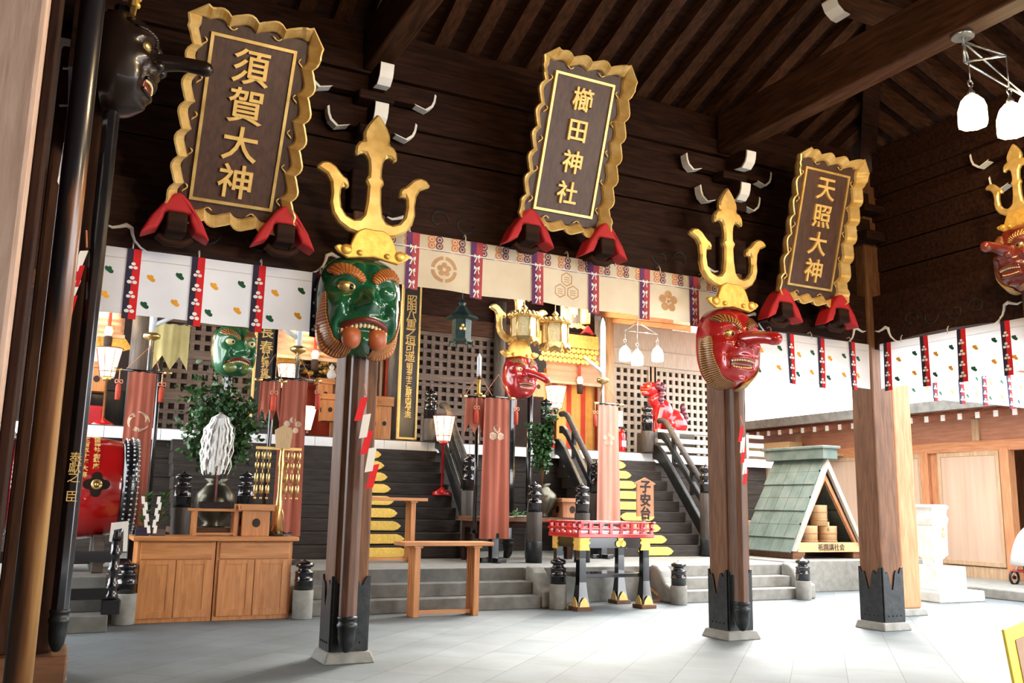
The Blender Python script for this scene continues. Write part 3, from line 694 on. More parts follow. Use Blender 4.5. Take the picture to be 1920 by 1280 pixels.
def demon_mask(label, body='maskgreen', hair='browhair', loc=(0, 0, 0), rot=0, sc=1.0, wink=True, beard=True, tilt=0):
    t = thing('demon_mask', label, 'mask')
    F = Face(.355, .425, 3.2, .26, [(-.17, .20, .12, .06, .06), (.17, .20, .12, .06, .06), (-.16, .09, .07, .05, -.03), (.16, .09, .07, .05, -.03), (0, .0, .065, .10, .12), (0, -.05, .06, .05, .05), (-.085, -.055, .045, .04, .055), (.085, -.055, .045, .04, .055),
        (-.24, -.05, .07, .09, .06), (.24, -.05, .07, .09, .06), (-.15, -.07, .03, .05, -.035), (.15, -.07, .03, .05, -.035), (0, -.15, .20, .035, .05), (0, -.235, .15, .03, -.02), (0, -.34, .07, .06, .06), (-.065, .33, .05, .05, .035), (.065, .33, .05, .05, .035), (0, .24, .02, .08, -.03), (-.27, -.24, .05, .12, .04), (.27, -.24, .05, .12, .04), (-.20, -.21, .035, .06, -.03), (.20, -.21, .035, .06, -.03)], jaw=.06)
    F.mesh([body], t)
    for s in (-1, 1):
        F.patch([(s*.285, .215), (s*.225, .262), (s*.145, .245), (s*.08, .20), (s*.045, .15)], [.045, .066, .060, .05, .028], [hair, 'hairline'], t, 'eyebrow', 13)
    eye(F, -.17, .115, t, .068, look=.35, mats='brass' if wink else 'tooth', py=-.15)
    if wink:
        mm = MB(); mm.ell(F.P(.165, .095, .0), (.085, .06, .075), nu=24, nv=16); mm.build('eyelid', body, t)
    else: eye(F, .17, .115, t, .068, look=.1, py=-.15)
    zf = lambda x: -.185-1.45*x*x
    mm = MB(); mm.tube(arc_pts(F, lin(-.205, .205, 21), lambda x: zf(x)+.022, .006), [.008]+[.024]*19+[.008], 10); mm.build('upper_lip', 'lip', t)
    mm = MB()
    for x in lin(-.185, .185, 12): mm.ell(F.P(x, zf(x)-.014, .006), (.018, .016, .024), nu=10, nv=8)
    mm.build('teeth', 'tooth', t)
    if beard:
        for s in (-1, 1):
            mm = MB(); mm.ell(F.P(s*.11, -.30, .005), (.085, .062, .10), nu=24, nv=16); mm.build('chin_curl', [hair], t)
            F.patch([(s*.085, -.385), (s*.17, -.385), (s*.265, -.345), (s*.310, -.25), (s*.328, -.12), (s*.330, .0), (s*.325, .07)], [.05, .060, .056, .040, .022, .016, .008], [hair, 'hairline'], t, 'whisker', 30, lift=.010, push=1.015)
    else:
        for s in (-1, 1):
            mm = MB(); mm.ell(F.P(s*.13, -.30, -.01), (.12, .07, .085), nu=24, nv=16); mm.build('jowl', ['hairolive'], t)
    t.location = loc; t.rotation_euler = (tilt, 0, rot); t.scale = (sc, sc, sc); return t
mk('hairolive', (.10, .16, .03), (.20, .24, .06), scale=6, rough=.25, coat=.7)
def tengu_mask(label, body='maskred', hair='browdark', loc=(0, 0, 0), rot=0, sc=1.0, nl=.46, ndir=(0, -1, -.13), whisk=True, tilt=0, nr_=.066, eyes=None):
    t = thing('long_nosed_mask', label, 'mask')
    F = Face(.335, .425, 2.5, .25, [(-.15, .20, .12, .055, .05), (.15, .20, .12, .055, .05), (-.14, .10, .07, .045, -.03), (.14, .10, .07, .045, -.03), (-.22, .0, .07, .06, .05), (.22, .0, .07, .06, .05), (0, .02, .075, .09, .07), (-.09, -.05, .045, .04, .04), (.09, -.05, .045, .04, .04),
        (-.19, -.09, .03, .09, -.03), (.19, -.09, .03, .09, -.03), (0, -.12, .16, .03, .03), (0, -.19, .13, .04, -.035), (0, -.27, .14, .03, .03), (0, -.36, .09, .05, .06), (-.25, -.20, .05, .10, .03), (.25, -.20, .05, .10, .03), (-.10, .33, .06, .05, .025), (.10, .33, .06, .05, .025), (0, .25, .03, .08, -.02), (-.26, .16, .05, .04, .03), (.26, .16, .05, .04, .03)], jaw=.04)
    F.mesh([body], t)
    for s in (-1, 1):
        F.patch([(s*.265, .235), (s*.205, .265), (s*.13, .245), (s*.075, .195), (s*.045, .15)], [.03, .052, .05, .04, .02], [hair, hair if eyes else 'hairline'], t, 'eyebrow', 12)
        eye(F, s*.14, .112, t, .058, look=.15, mats=eyes or ('brass' if whisk else 'tooth'), py=-.12)
    d = Vector(ndir).normalized(); b0 = F.P(0, .045, -.10); L_ = nl+.10
    pts = [b0+d*(L_*q)+Z3*(.03*sin(q*pi)) for q in (0, .15, .3, .45, .6, .75, .87, .95, .99, 1.01)]
    mm = MB(); mm.tube(pts, [nr_*k for k in (1.35, 1.25, 1.1, .98, .95, 1.0, 1.05, .85, .5, .1)], 20)
    for s in (-1, 1): mm.ell(F.P(s*.065, .0, .0), (.05, .06, .045))
    mm.build('nose', body, t)
    zu = lambda x: -.145-.7*x*x; zl = lambda x: -.245+.9*x*x
    mm = MB(); mm.grid(lambda u, v: F.P(-.145+.29*u, zu(-.145+.29*u)*(1-v)+zl(-.145+.29*u)*v, .004+.002*0), 16, 6); mm.build('mouth', 'lip', t, solid=.01)
    mm = MB(); mm.tube(arc_pts(F, lin(-.155, .155, 15), lambda x: zu(x)+.012, .008), .016, 8); mm.tube(arc_pts(F, lin(-.15, .15, 15), lambda x: zl(x)-.012, .008), .016, 8); mm.build('lips', body, t)
    mm = MB()
    for x in lin(-.135, .135, 11): mm.ell(F.P(x, zu(x)-.008, .010), (.014, .012, .015), nu=8, nv=6)
    mm.build('upper_teeth', 'tooth', t); mm = MB()
    for x in lin(-.11, .11, 9): mm.ell(F.P(x, zl(x)+.010, .010), (.014, .012, .013), nu=8, nv=6)
    mm.build('lower_teeth', 'tooth', t)
    if whisk:
        for s in (-1, 1):
            F.patch([(s*.045, -.40), (s*.13, -.385), (s*.22, -.335), (s*.29, -.23), (s*.322, -.10), (s*.325, .03), (s*.315, .08)], [.03, .045, .048, .042, .034, .028, .012], [hair, 'hairline'], t, 'whisker', 36, lift=.012, push=1.03)
    t.location = loc; t.rotation_euler = (tilt, 0, rot); t.scale = (sc, sc, sc); return t
mA = at(679, 588, 7.25); mB_ = at(1378, 662, 7.25)
demon_mask('large glossy green demon mask with orange brows, on the post under a trident', loc=(mA.x, 7.36, 2.935), sc=1.0)
tengu_mask('large glossy red long-nosed mask on the post left of the rightmost plaque', loc=(mB_.x, 7.36, 2.955))
tengu_mask('black long-nosed mask in profile at top left, beside the leftmost plaque', 'maskblack', 'maskblack', loc=(.115, 5.36, 3.74), rot=pi/2-.22, sc=.70, nl=.40, ndir=(0, -1, .0), nr_=.062, whisk=False, eyes='brass')
tengu_mask('dark red long-nosed mask at the right edge of the view', 'maskred2', 'browdark', loc=(8.28, 5.50, 3.78), rot=-pi/2-.12, sc=.78, nl=.34, ndir=(0, -1, .06))

# ================================================================== hanging curtains
LEAF = [(-.030, .016), (-.022, .030), (-.006, .024), (.004, .030), (.018, .022), (.020, .006), (.034, -.006), (.030, -.022), (.014, -.026), (.002, -.020), (-.012, -.010), (-.024, .0)]
def flowerlet(c, r): # bow / paulownia-like white motif
    out = []
    for k in range(3):
        a = pi/2+k*2*pi/3; out.append([(c[0]+r*.5*cos(a)+r*.42*cos(q), c[1]+r*.5*sin(a)+r*.42*sin(q)*.8) for q in [i*2*pi/8 for i in range(8)]])
    return out
def curtain(name, label, a, b, ztop, h, strips, kind='white', sag=.0, hooks=None, parts=True, wave=.012, normal=None, slant=0.0):
    "cloth from a to b (xy), strips at the given fractions"
    a = Vector((*a, ztop)); b = Vector((*b, ztop)); ex = (b-a); L_ = Vector((ex.x, ex.y, 0)).length; ex = ex/L_; ey = Z3; en = ex.cross(ey)
    t = thing(name, label, 'curtain', (a+b)/2)
    rnd = random.Random(len(label)); ph = rnd.random()*6
    def S(u, v, lift=0):  # u 0..1 along, v 0..1 downwards
        w_ = wave*(.25+v)*(sin(u*L_*7.3+ph)+.5*sin(u*L_*13+ph*2)); sg = -sag*4*u*(1-u)
        return a+ex*(L_*u)+Z3*(sg*(1-v*.4)-h*v+.006*sin(u*L_*5)*v)+en*(w_+lift)
    c = MB(); c.grid(lambda u, v: S(u, v), max(10, int(L_*16)), 8)
    def motif(poly, uc, vc, mi, lift=.004, sc=1):
        pts = [S(uc+sc*x/L_, vc-sc*z/h, lift) for x, z in poly]; c.add(pts, [list(range(len(pts)))], mi)
    edges = [0]+list(strips)+[1]
    if kind == 'white':
        for i in range(len(edges)-1):
            u0, u1 = edges[i], edges[i+1]; du = u1-u0
            if du*L_ < .12: continue
            full = du*L_ > .3
            for fu, fv, mi in (((.28, .42, 1), (.72, .34, 2), (.22, .84, 2), (.68, .76, 1)) if full else ((.35, .36, 2), (.3, .74, 1))):
                motif(LEAF, u0+du*fu, fv, mi, sc=1.05)
        mats = ['cloth', 'leafor', 'leafgr', 'cord', 'hook']
        c.tube([S(q/24, .155, .006) for q in range(25)], .0022, 5, 4)
        sm = ['navy', 'stripred', 'white']
    else:
        mats = ['cream', 'crest', 'brocor', 'brocbr', 'white']
        n = int(L_/.075)
        for i in range(n):
            u = (i+.5)/n; mi = (2, 3, 0)[i % 3]
            for vv, dv in ((.07, 0), (.19, 0)):
                if mi == 0: continue
                motif(circ(.036, 12), u, vv, mi, .003); motif(circ(.022, 10), u, vv, 4, .005); motif(circ(.016, 10), u, vv, mi, .007)
        for i in range(n//3):
            u = (i*3+.5)/n; c.add([S(u, .255, .004), S(u+.18/L_, .255, .004), S(u+.18/L_, .29, .004), S(u, .29, .004)], [(0, 1, 2, 3)], 2 if i % 2 else 3)
        c.tube([S(q/40, .27, .010) for q in range(41)], .007, 6, 4)
        sm = ['purple', 'rose', 'white']
        def crest(uc, vc, which):
            if which == 0:
                for k in range(4):
                    seg = [k*pi/2+.1+j*(pi/2-.2)/8 for j in range(9)]
                    motif([(.125*cos(q), .125*sin(q)) for q in seg]+[(.092*cos(q), .092*sin(q)) for q in seg[::-1]], uc, vc, 1)
                for k in range(5):
                    q = pi/2+k*2*pi/5; motif(circ(.027, 10, (.042*cos(q), .042*sin(q))), uc, vc, 1)
            elif which == 1:
                for k in range(3):
                    q = pi/2+k*2*pi/3; cx, cz = .083*cos(q), .083*sin(q)
                    o_ = [(cx+.072*cos(pi/2+j*pi/3), cz+.072*sin(pi/2+j*pi/3)) for j in range(6)]; i_ = [(cx+.060*cos(pi/2+j*pi/3), cz+.060*sin(pi/2+j*pi/3)) for j in range(6)]
                    for j in range(6): motif([o_[j], o_[(j+1) % 6], i_[(j+1) % 6], i_[j]], uc, vc, 1)
                    for j in range(3): motif([(cx-.03+.0*j, cz-.03+.022*j), (cx+.03, cz-.03+.022*j), (cx+.03, cz-.022+.022*j), (cx-.03, cz-.022+.022*j)], uc, vc, 1)
            else:
                for k in range(5):
                    q = pi/2+k*2*pi/5; motif(circ(.044, 12, (.072*cos(q), .072*sin(q))), uc, vc, 1)
                motif(circ(.022, 10), uc, vc, 1)
        for k, px in enumerate(hooks or []): crest(px, .62, k)
    mk_hook()
    c.build('cloth', mats, t)
    for i, u in enumerate(strips):
        s_ = MB(); hwid = (.052 if kind == 'white' else .062)/L_
        s_.grid(lambda p, q: S(u-hwid+hwid*p*.9, q*1.07-.0, .012), 2, 10, 0); s_.grid(lambda p, q: S(u-hwid*.1+hwid*1.1*p, q*1.07, .012), 2, 10, 1)
        nm = 4
        for k in range(nm):
            vv = .27+k*.22
            if kind == 'white':
                for fl in flowerlet((0, 0), .045 if k % 2 else .04): s_.add([S(u+x/L_, vv-z/h, .018) for x, z in fl], [list(range(len(fl)))], 2)
            else:
                for pl in ([(-.03, .02), (0, .0), (-.03, -.02)], [(.03, .02), (0, 0), (.03, -.02)], [(-.005, .0), (-.03, -.06), (-.018, -.06), (.004, -.01)], [(.005, 0), (.02, -.06), (.03, -.055), (.012, 0)]):
                    s_.add([S(u+x/L_, vv-z/h, .018) for x, z in pl], [list(range(len(pl)))], 2)
        s_.build('ribbon', sm, t)
    hk = MB(); hn = max(2, int(L_/.5))
    for i in range(hn):
        p = S((i+.5)/hn, 0, .004); hk.tube([p+Z3*-.02, p+Z3*.03, p+Z3*.06+en*-.02, p+Z3*.05+en*-.06], .006, 6)
    hk.build('hook', 'hook', t)
    return t
def mk_hook():
    if 'hook' not in MATS: mk('hook', (.55, .5, .42), (.65, .6, .5), scale=9, rough=.6)
fx = lambda pxs, y, Y, x0, x1: [(at(p, y, Y).x-x0)/(x1-x0) for p in pxs]
CY = 7.56
curtain('shrine_curtain', 'white curtain with leaf motifs and red-navy ribbons, left under the leftmost plaque', (.13, CY), (2.13, CY), 3.235, .53, fx([246, 368, 484, 595], 540, CY, .13, 2.13))
curtain('shrine_curtain', 'cream curtain with three crests and purple ribbons, under the middle plaque', (2.40, CY), (6.27, CY), 3.73, .50, [(at(p, y, CY).x-2.40)/3.87 for p, y in ((773, 490), (893, 505), (1006, 520), (1112, 535), (1209, 548), (1300, 560))], 'cream', hooks=[(at(832, 503, CY).x-2.4)/3.87, (at(1063, 540, CY).x-2.4)/3.87, (at(1252, 563, CY).x-2.4)/3.87])
curtain('shrine_curtain', 'white curtain with leaf motifs between large red mask and corner post', (6.62, CY), (8.42, CY), 3.245, .53, fx([1482, 1540, 1597], 680, CY, 6.62, 8.42))
curtain('shrine_curtain', 'white curtain with leaf motifs on the right side, nearest the right edge', (8.53, 7.5), (8.53, 5.66), 3.25, .53, [(7.5-atx(p, y, 8.53).y)/1.84 for p, y in ((1667, 680), (1735, 668), (1806, 655), (1888, 640))])
curtain('shrine_curtain', 'far white curtain with ribbons beyond the light post, partly behind the nearest right curtain', (10.4, 8.72), (13.6, 8.72), 3.42, .53, [(at(p, 720, 8.72).x-10.4)/3.2 for p in (1752, 1800, 1845, 1890)])
curtain('shrine_curtain', 'white curtain seen almost edge-on between pale post and polished pole', (-.085, 4.35), (-.115, 5.30), 3.26, .53, [.3, .75], wave=.02)
curtain('shrine_curtain', 'white curtain seen edge-on between polished pole and black spear shaft', (.0, 5.76), (.0, 7.5), 3.24, .53, [.15, .4, .65, .9], wave=.03)

# ================================================================== red and white paper streamers
def streamer(label, p, n=5, s=.16, dx=.035, first=0):
    t = thing('paper_streamer', label, 'streamer', p, 'folded paper streamers')
    p = Vector(p); q = p.copy()
    for i in range(n):
        mm = MB(); w_ = s*.42; lean = Vector((-.25+.1*(i % 2), -.05, -1)).normalized(); side = Vector((1, -.1*(1 if i % 2 else -1), .22)).normalized()
        o = q; c = [o-side*w_*.5, o+side*w_*.5, o+side*w_*.5+lean*s*1.25, o-side*w_*.5+lean*s*1.25]
        mm.add(c, [(0, 1, 2, 3)]); mm.build('red_fold' if (i+first) % 2 == 0 else 'white_fold', 'stripred' if (i+first) % 2 == 0 else 'paper', t, solid=.003)
        q = q+Vector((dx, -.004, -s*.86))
    mm = MB(); mm.tube([p+Vector((0, .02, .12)), p+Vector((.01, 0, .02))], .006, 6); mm.build('cord', 'cord', t)
pa = at(683, 745, 7.30); streamer('red and white paper streamer on the green-masked post', pa, 5, .16, .03)
pb = at(1391, 800, 7.26); streamer('red and white paper streamer on the post below the large red mask', pb, 5, .125, .008)
pc = at(158, 470, 5.34); streamer('red and white paper streamer beside the black spear shaft at left', pc, 4, .10, -.01, 1)
# ================================================================== newel posts and stair rails
CAP = [(1.0, 0), (1.0, .30), (1.06, .31), (1.06, .34), (1.0, .35), (.98, .58), (1.04, .59), (1.04, .63), (.80, .66), (.70, .70), (.66, .76), (.92, .80), (1.02, .86), (.95, .92), (.62, .97), (.30, 1.0), (.14, 1.03), (.05, 1.08)]
def newel(name, label, x, y, z0, z1, r, caph, cat, basemat, capmat='lacquer', group=None, foot=None, footmat='iron'):
    t = thing(name, label, cat, (x, y, z0), group)
    zc = z1-caph*1.08
    mm = MB(); mm.lathe([(r*1.0, z0+(foot or 0)), (r*1.02, zc+.002)], (x, y, 0), 24); mm.build('post', basemat, t, bevel=.01)
    mm = MB(); mm.lathe([(r*.93*a, zc+b*caph) for a, b in CAP], (x, y, 0), 24); mm.build('cap', capmat, t)
    if foot:
        mm = MB(); mm.lathe([(r*1.06, z0), (r*1.06, z0+foot), (r, z0+foot+.01)], (x, y, 0), 24); mm.build('foot_sleeve', footmat, t)
    return t
def bollard(px, py, label, Y=10.66, z1=.66, base='stone'):
    p = at(px, py, Y); newel('stone_bollard', label, p.x, Y, 0, z1, .112, .32, 'bollard', base, group='stone bollards with black caps')
bollard(231, 1160, 'stone bollard with glossy black cap left of the wooden cabinet', 10.62)
bollard(566, 1155, 'stone bollard with glossy black cap at right of the wooden cabinet', 10.56)
bollard(1046, 1138, 'stone bollard with black cap at the left legs of the red table', 10.58)
bollard(1273, 1126, 'stone bollard with black cap at the left of the narrower stone steps', 10.58, z1=.60)
bollard(1507, 1116, 'stone bollard with black cap below the green-roofed shelter', 10.62, z1=.62)
def nw(px, ptop, lab, Y, z0=.48, r=.115, caph=.42, foot=.3, base='greyz'):
    p = at(px, ptop, Y); newel('newel_post', lab, p.x, Y, z0, p.z, r, caph, 'newel post', base, foot=foot)
nw(1003, 902, 'grey newel post with black cap and foot, in front of the vase of greenery', 12.1)
nw(1092, 905, 'grey newel post with black cap, directly behind the red table', 12.1)
nw(346, 882, 'grey newel post with black cap behind the cabinet, left of the white streamer wand', 12.1)
nw(464, 882, 'black-capped newel post behind the cabinet, right of the white streamer wand', 12.1)
nw(881, 852, 'grey newel post at foot of the broad stairs, left of the long orange banner', 13.22, caph=.52)
nw(1119, 862, 'dark newel post at foot of the narrower stairs, left of the pale pink banner', 13.22, caph=.52)
nw(1323, 868, 'dark newel post at foot of the stairs beside the red-masked post', 13.22, caph=.5)
nw(1441, 910, 'black-capped pale newel post left of the green-roofed shelter', 13.7, base='palez', caph=.5)
nw(808, 728, 'grey newel post with black cap at the top of the broad stairs', 14.9, z0=2.38, r=.12, caph=.5, foot=None)
nw(1025, 745, 'newel post with black cap at the top left of the narrower stairs', 14.9, z0=2.38, r=.12, caph=.5, foot=None)
nw(1213, 757, 'newel post with black cap in front of the red guardian lion', 14.9, z0=2.38, r=.12, caph=.5, foot=None)
def stair_rail(x, label, w_=.09):
    t = thing('stair_rail', label, 'stair rail', (x, 14, .5))
    def strip(name, mats, top, h):
        mm = MB(); n = len(top); poly = [(y, z) for y, z in top]+[(y, z-h) for y, z in top[::-1]]
        mm.plate(poly, (x-w_/2, 0, 0), Y3, Z3, 0, w_); mm.build(name, mats, t, bevel=.015)
    mm = MB(); mm.tube([(x, 14.78, 3.0), (x, 14.66, 3.0), (x, 14.55, 2.96), (x, 14.45, 2.86), (x, 14.35, 2.74), (x, 13.36, 1.66)], .055, 14); mm.build('handrail', 'greyy', t)
    strip('middle_rail', 'iron', [(14.78, 2.78), (14.66, 2.77), (14.55, 2.70), (14.45, 2.60), (13.36, 1.42)], .14)
    strip('stringer', 'iron', [(14.95, 2.56), (14.8, 2.52), (14.62, 2.38), (13.34, .96)], .30)
    mm = MB()
    for y, z in ((14.3, 2.25), (13.75, 1.65)): mm.box((x-.03, y-.04, z-.1), (x+.03, y+.04, z+.42))
    mm.build('baluster', 'iron', t)
stair_rail(5.96, 'dark stair rail with curved handrail behind the red lantern pole')
stair_rail(8.36, 'dark stair rail with curved handrail right of the vase of greenery')
stair_rail(10.58, 'black stair rail rising to the red guardian lion')
# veranda fence beside the lion
t = thing('veranda_fence', 'grey wooden veranda fence below the red guardian lion', 'fence', (11.9, 15.1, 2.38))
for z, h in ((2.80, .07), (2.60, .10), (2.42, .12)):
    mm = MB(); mm.box((10.75, 15.06, z), (13.5, 15.16, z+h)); mm.build('rail', 'palegreyz', t, bevel=.01)
mm = MB()
for x in (11.2, 12.1, 13.0): mm.box((x, 15.07, 2.381), (x+.09, 15.15, 2.82))
mm.build('fence_post', 'palegreyz', t)

# ================================================================== standing paper lamps
def stand_lamp(label, px, ytop, ybot, zbase, Y, sh=.44, rt=.20, rb=.10, polemat='redlac', basemat='redlac', tilt=0, en=12, n=8):
    top = at(px, ytop, Y); t = thing('standing_lamp', label, 'lamp', (top.x, Y, zbase))
    x, y = top.x, Y; zt = top.z; zb = zt-sh
    mm = MB(); mm.lathe([(rb, zb), (rb*1.1, zb+.02), (rt*.98, zt-.01), (rt*.9, zt-.012)], (x, y, 0), n, smooth=False); mm.build('paper_shade', 'glowwarm', t)
    fr = MB()
    for k in range(n):
        a = 2*pi*(k+.5)/n; fr.tube([(x+rb*1.12*cos(a), y+rb*1.12*sin(a), zb), (x+rt*1.02*cos(a), y+rt*1.02*sin(a), zt)], .006, 5)
    for r_, z in ((rt*1.02, zt), (rb*1.14, zb), (rb*1.3, zb+.09)): fr.tube([(x+r_*cos(2*pi*k/24), y+r_*sin(2*pi*k/24), z) for k in range(25)], .007, 5)
    fr.build('shade_frame', 'brocbr', t)
    mm = MB(); mm.lathe([(.02, zbase+.05), (.022, zb-.06), (.06, zb-.05), (.07, zb-.0), (.05, zb)], (x, y, 0), 12); mm.build('pole', polemat, t)
    mm = MB(); mm.lathe([(.17, zbase+.001), (.17, zbase+.03), (.15, zbase+.06), (.05, zbase+.11), (.025, zbase+.14)], (x, y, 0), 20); mm.build('base', basemat, t)
    point_lamp('lamp_light', (x, y-.0, zt+.12), en)
    return t
stand_lamp('glowing paper lamp on a red pole on the broad stairs', 833, 780, 940, 1.437, 14.12, sh=.42, rt=.18, rb=.10)
stand_lamp('glowing paper lamp on a brass pole at the far left beside grey round pillar', 206, 653, 785, 2.381, 15.5, sh=.46, rt=.20, rb=.10, polemat='brass', basemat='redlac')
stand_lamp('glowing paper lamp behind the narrow orange pennant, left of the altar', 541, 683, 800, 2.381, 15.7, sh=.40, rt=.19, rb=.11, polemat='lacquer')
stand_lamp('glowing paper lamp in front of the striped curtain', 1042, 724, 830, 2.381, 15.6, sh=.44, rt=.21, rb=.11, polemat='lacquer')
p = at(576, 805, 15.3); q = at(582, 762, 15.3); t = thing('paper_lantern', 'slanting slender white paper lantern beside the orange banner', 'lantern', p)
mm = MB(); mm.tube([p, q], [.06, .11], 6, smooth=False); mm.build('paper_shade', 'glowwarm', t); mm = MB(); mm.tube([Vector((p.x, p.y, 2.382)), p], .02, 8); mm.build('pole', 'lacquer', t)

# ================================================================== banners on poles
def emblem_swirl(mm, S, u, v, r, L_, h, mi):
    for k in range(3):
        a0 = k*2*pi/3; pts = []
        for j in range(9): a = a0+j/8*1.7; pts.append((r*cos(a), r*sin(a)))
        for j in range(8, -1, -1): a = a0+j/8*1.7; rr = r*(.55+.35*j/8); pts.append((rr*cos(a), rr*sin(a)))
        P = [S(u+x/L_, v-z/h, .006) for x, z in pts]; mm.add(P, [list(range(len(P)))], mi)
def tassel(p, t, s=1.0):
    p = Vector(p); mm = MB()
    mm.tube([p, p+Vector((0, 0, -.28*s))], .008, 6)
    for sg in (-1, 1): mm.tube([p+Vector((sg*.065*s*sin(k/10*2*pi*.5)*1.0, -.01, -.22*s+.035*s*sin(k/10*2*pi))) for k in range(11)], .008, 6)
    mm.build('cord', 'cord', t)
    mm = MB(); mm.lathe([(.018*s, 0), (.045*s, -.03*s), (.05*s, -.10*s), (.048*s, -.30*s), (.0, -.30*s)], (p.x, p.y, p.z-.26*s), 12); mm.build('tassel', 'tasselred', t)
def banner(label, xl, xr, yt, yb, Y, mats='banner', tails=0, pole_px=None, pole_top=None, zfoot=.48, cross=.14, tassels=(), emb=None, polemat='lacquer', blade=None, name='banner', cat='banner', stand=True, spearhead='sheath', offs=.07):
    a = at(xl, yt, Y); b = at(xr, yt, Y); zb = at((xl+xr)/2, yb, Y).z; L_ = b.x-a.x; h = a.z-zb; x0 = a.x; zt = a.z
    pp = at(pole_px or (xl+xr)/2, yt, Y+offs)
    t = thing(name, label, cat, (pp.x, Y, zfoot))
    def S(u, v, lift=0):
        taper = 1+.12*v*(1 if not tails else 0)
        return Vector((x0+L_*(.5+(u-.5)*taper), Y+.018*sin(u*9+v*2)*(.3+v)+.012*sin(u*21)-lift, zt-h*v))
    c = MB()
    if tails:
        n = 24; k = tails
        c.grid(lambda u, v: S(u, v*(1-.22*abs(((u*k) % 1.0)*2-1 if (u*k) % 1.0 or u == 0 else 1)*-1+.0) if False else v*(1-.30*(1-abs(2*((u*k*.9999) % 1.0)-1)) ) ), n, 8)
    else: c.grid(lambda u, v: S(u, v), 16, 20)
    if emb == 'swirl': emblem_swirl(c, S, .5, .33, .13, L_, h, 1)
    elif emb == 'hex':
        for k in range(3):
            q = pi/2+k*2*pi/3; P = [S(.5+(.07*cos(q)+.062*cos(j*pi/3+pi/2))/L_, .26-(.07*sin(q)+.062*sin(j*pi/3+pi/2))/h, .006) for j in range(6)]; c.add(P, [list(range(6))], 1)
    elif emb == 'flower':
        for k in range(5):
            q = pi/2+k*2*pi/5; P = [S(.5+(.075*cos(q)+.042*cos(j*pi/5))/L_, .30-(.075*sin(q)+.042*sin(j*pi/5))/h, .006) for j in range(10)]; c.add(P, [list(range(10))], 1)
    c.build('cloth', [mats, 'bannerpale'], t)
    if cross:
        mm = MB(); mm.tube([(x0-cross, Y+.01, zt+.01), (x0+L_+cross, Y+.01, zt+.01)], .018, 10); cb = mm.build('crossbar', 'lacquer', t)
        mm = MB()
        for xx in (x0-cross, x0+L_+cross): mm.tube([(xx-.05, Y+.01, zt+.01), (xx+.05, Y+.01, zt+.01)], .021, 10)
        mm.build('crossbar_tip', 'brass', cb)
        mm = MB(); mm.tube([(x0-cross*.3, Y+.01, zt+.02), (pp.x, Y+.03, zt+.36), (x0+L_+cross*.3, Y+.01, zt+.02)], .006, 6); mm.build('hanging_cord', 'cord', cb)
    for xx in tassels: tassel((at(xx, yt, Y-.03).x, Y-.03, zt), t, .68)
    ptop = at(pole_px or 0, pole_top, Y+offs).z if pole_top else zt
    mm = MB(); mm.lathe([(.032, zfoot+.02), (.026, ptop)], (pp.x, Y+offs, 0), 12); mm.build('pole', polemat, t)
    if blade:
        kb = at(0, blade, Y+offs).z
        kz = ptop-(ptop-at(pole_px, blade, Y+offs).z)
        mm = MB(); mm.lathe([(.02, kz-.07), (.05, kz-.05), (.105, kz-.02), (.11, kz+.02), (.06, kz+.05), (.02, kz+.06)], (pp.x, Y+offs, 0), 16); mm.build('hand_guard', 'brass', t)
        mm = MB(); mm.lathe([(.045, kz+.05), (.05, kz+.3), (.05, kz+.9), (.035, kz+1.0), (.005, kz+1.08)], (pp.x, Y+offs, 0), 8); mm.build('sheathed_blade', spearhead, t)
        mm = MB(); sd = 1 if 'right' in (name+label[-6:]) or blade > 0 else 1
        mm.tube([(pp.x, Y+offs, kz+.14), (pp.x+blade_dir(label)*.36, Y+offs, kz+.36)], [.035, .02], 8); mm.build('side_blade', spearhead, t)
    if stand:
        mm = MB(); zz = zfoot
        sw = .11 if name == 'pennant' else .2
        mm.box((pp.x-sw, Y+offs-.03, zz), (pp.x+sw, Y+offs+.03, zz+.07)); mm.box((pp.x-.03, Y+offs-sw, zz), (pp.x+.03, Y+offs+sw, zz+.07)); mm.box((pp.x-.06, Y+offs-.06, zz), (pp.x+.06, Y+offs+.06, zz+.42)); mm.build('stand', 'lacquer', t, bevel=.01)
    return t
def blade_dir(label): return -1 if 'altar' in label or 'pale pink' in label else 1
banner('long orange-pink banner with faint round swirl crest at far left behind the sprigs', 243, 294, 695, 985, 12.6, pole_px=279, pole_top=560, tassels=(225, 306), emb='swirl', blade=630, polemat='steel')
banner('long orange-pink banner behind the golden bell stand, left of the altar', 530, 577, 710, 1005, 12.15, pole_px=556, pole_top=600, tassels=(598,), emb='flower', blade=655, polemat='steel')
banner('long orange banner with faint triple hexagon crest beside the small red long-nosed mask', 909, 956, 744, 1010, 12.15, tassels=(968,), emb='hex', pole_px=932, cross=.04)
banner('pale pink hanging banner with white crest behind the red table', 1123, 1160, 757, 978, 12.85, pole_px=1130, pole_top=660, tassels=(1116,), emb='flower', blade=713, polemat='steel', cross=.05, mats='bannerpink')
banner('short orange pennant with notched tails, left of the golden bell stand', 488, 528, 713, 790, 11.8, tails=3, pole_px=512, pole_top=590, cross=.02, tassels=(515,), name='pennant', cat='pennant', polemat='lacquer')
banner('short orange pennant with notched tails beside the long orange banner in the middle', 873, 925, 744, 815, 12.24, tails=3, pole_px=896, pole_top=742, cross=.02, tassels=(894,), name='pennant', cat='pennant')
banner('pale yellow pennant with three pointed tails below the left curtain', 293, 358, 604, 694, 12.95, mats='yellowcloth', tails=2, pole_px=309, pole_top=600, cross=.02, name='pennant', cat='pennant')
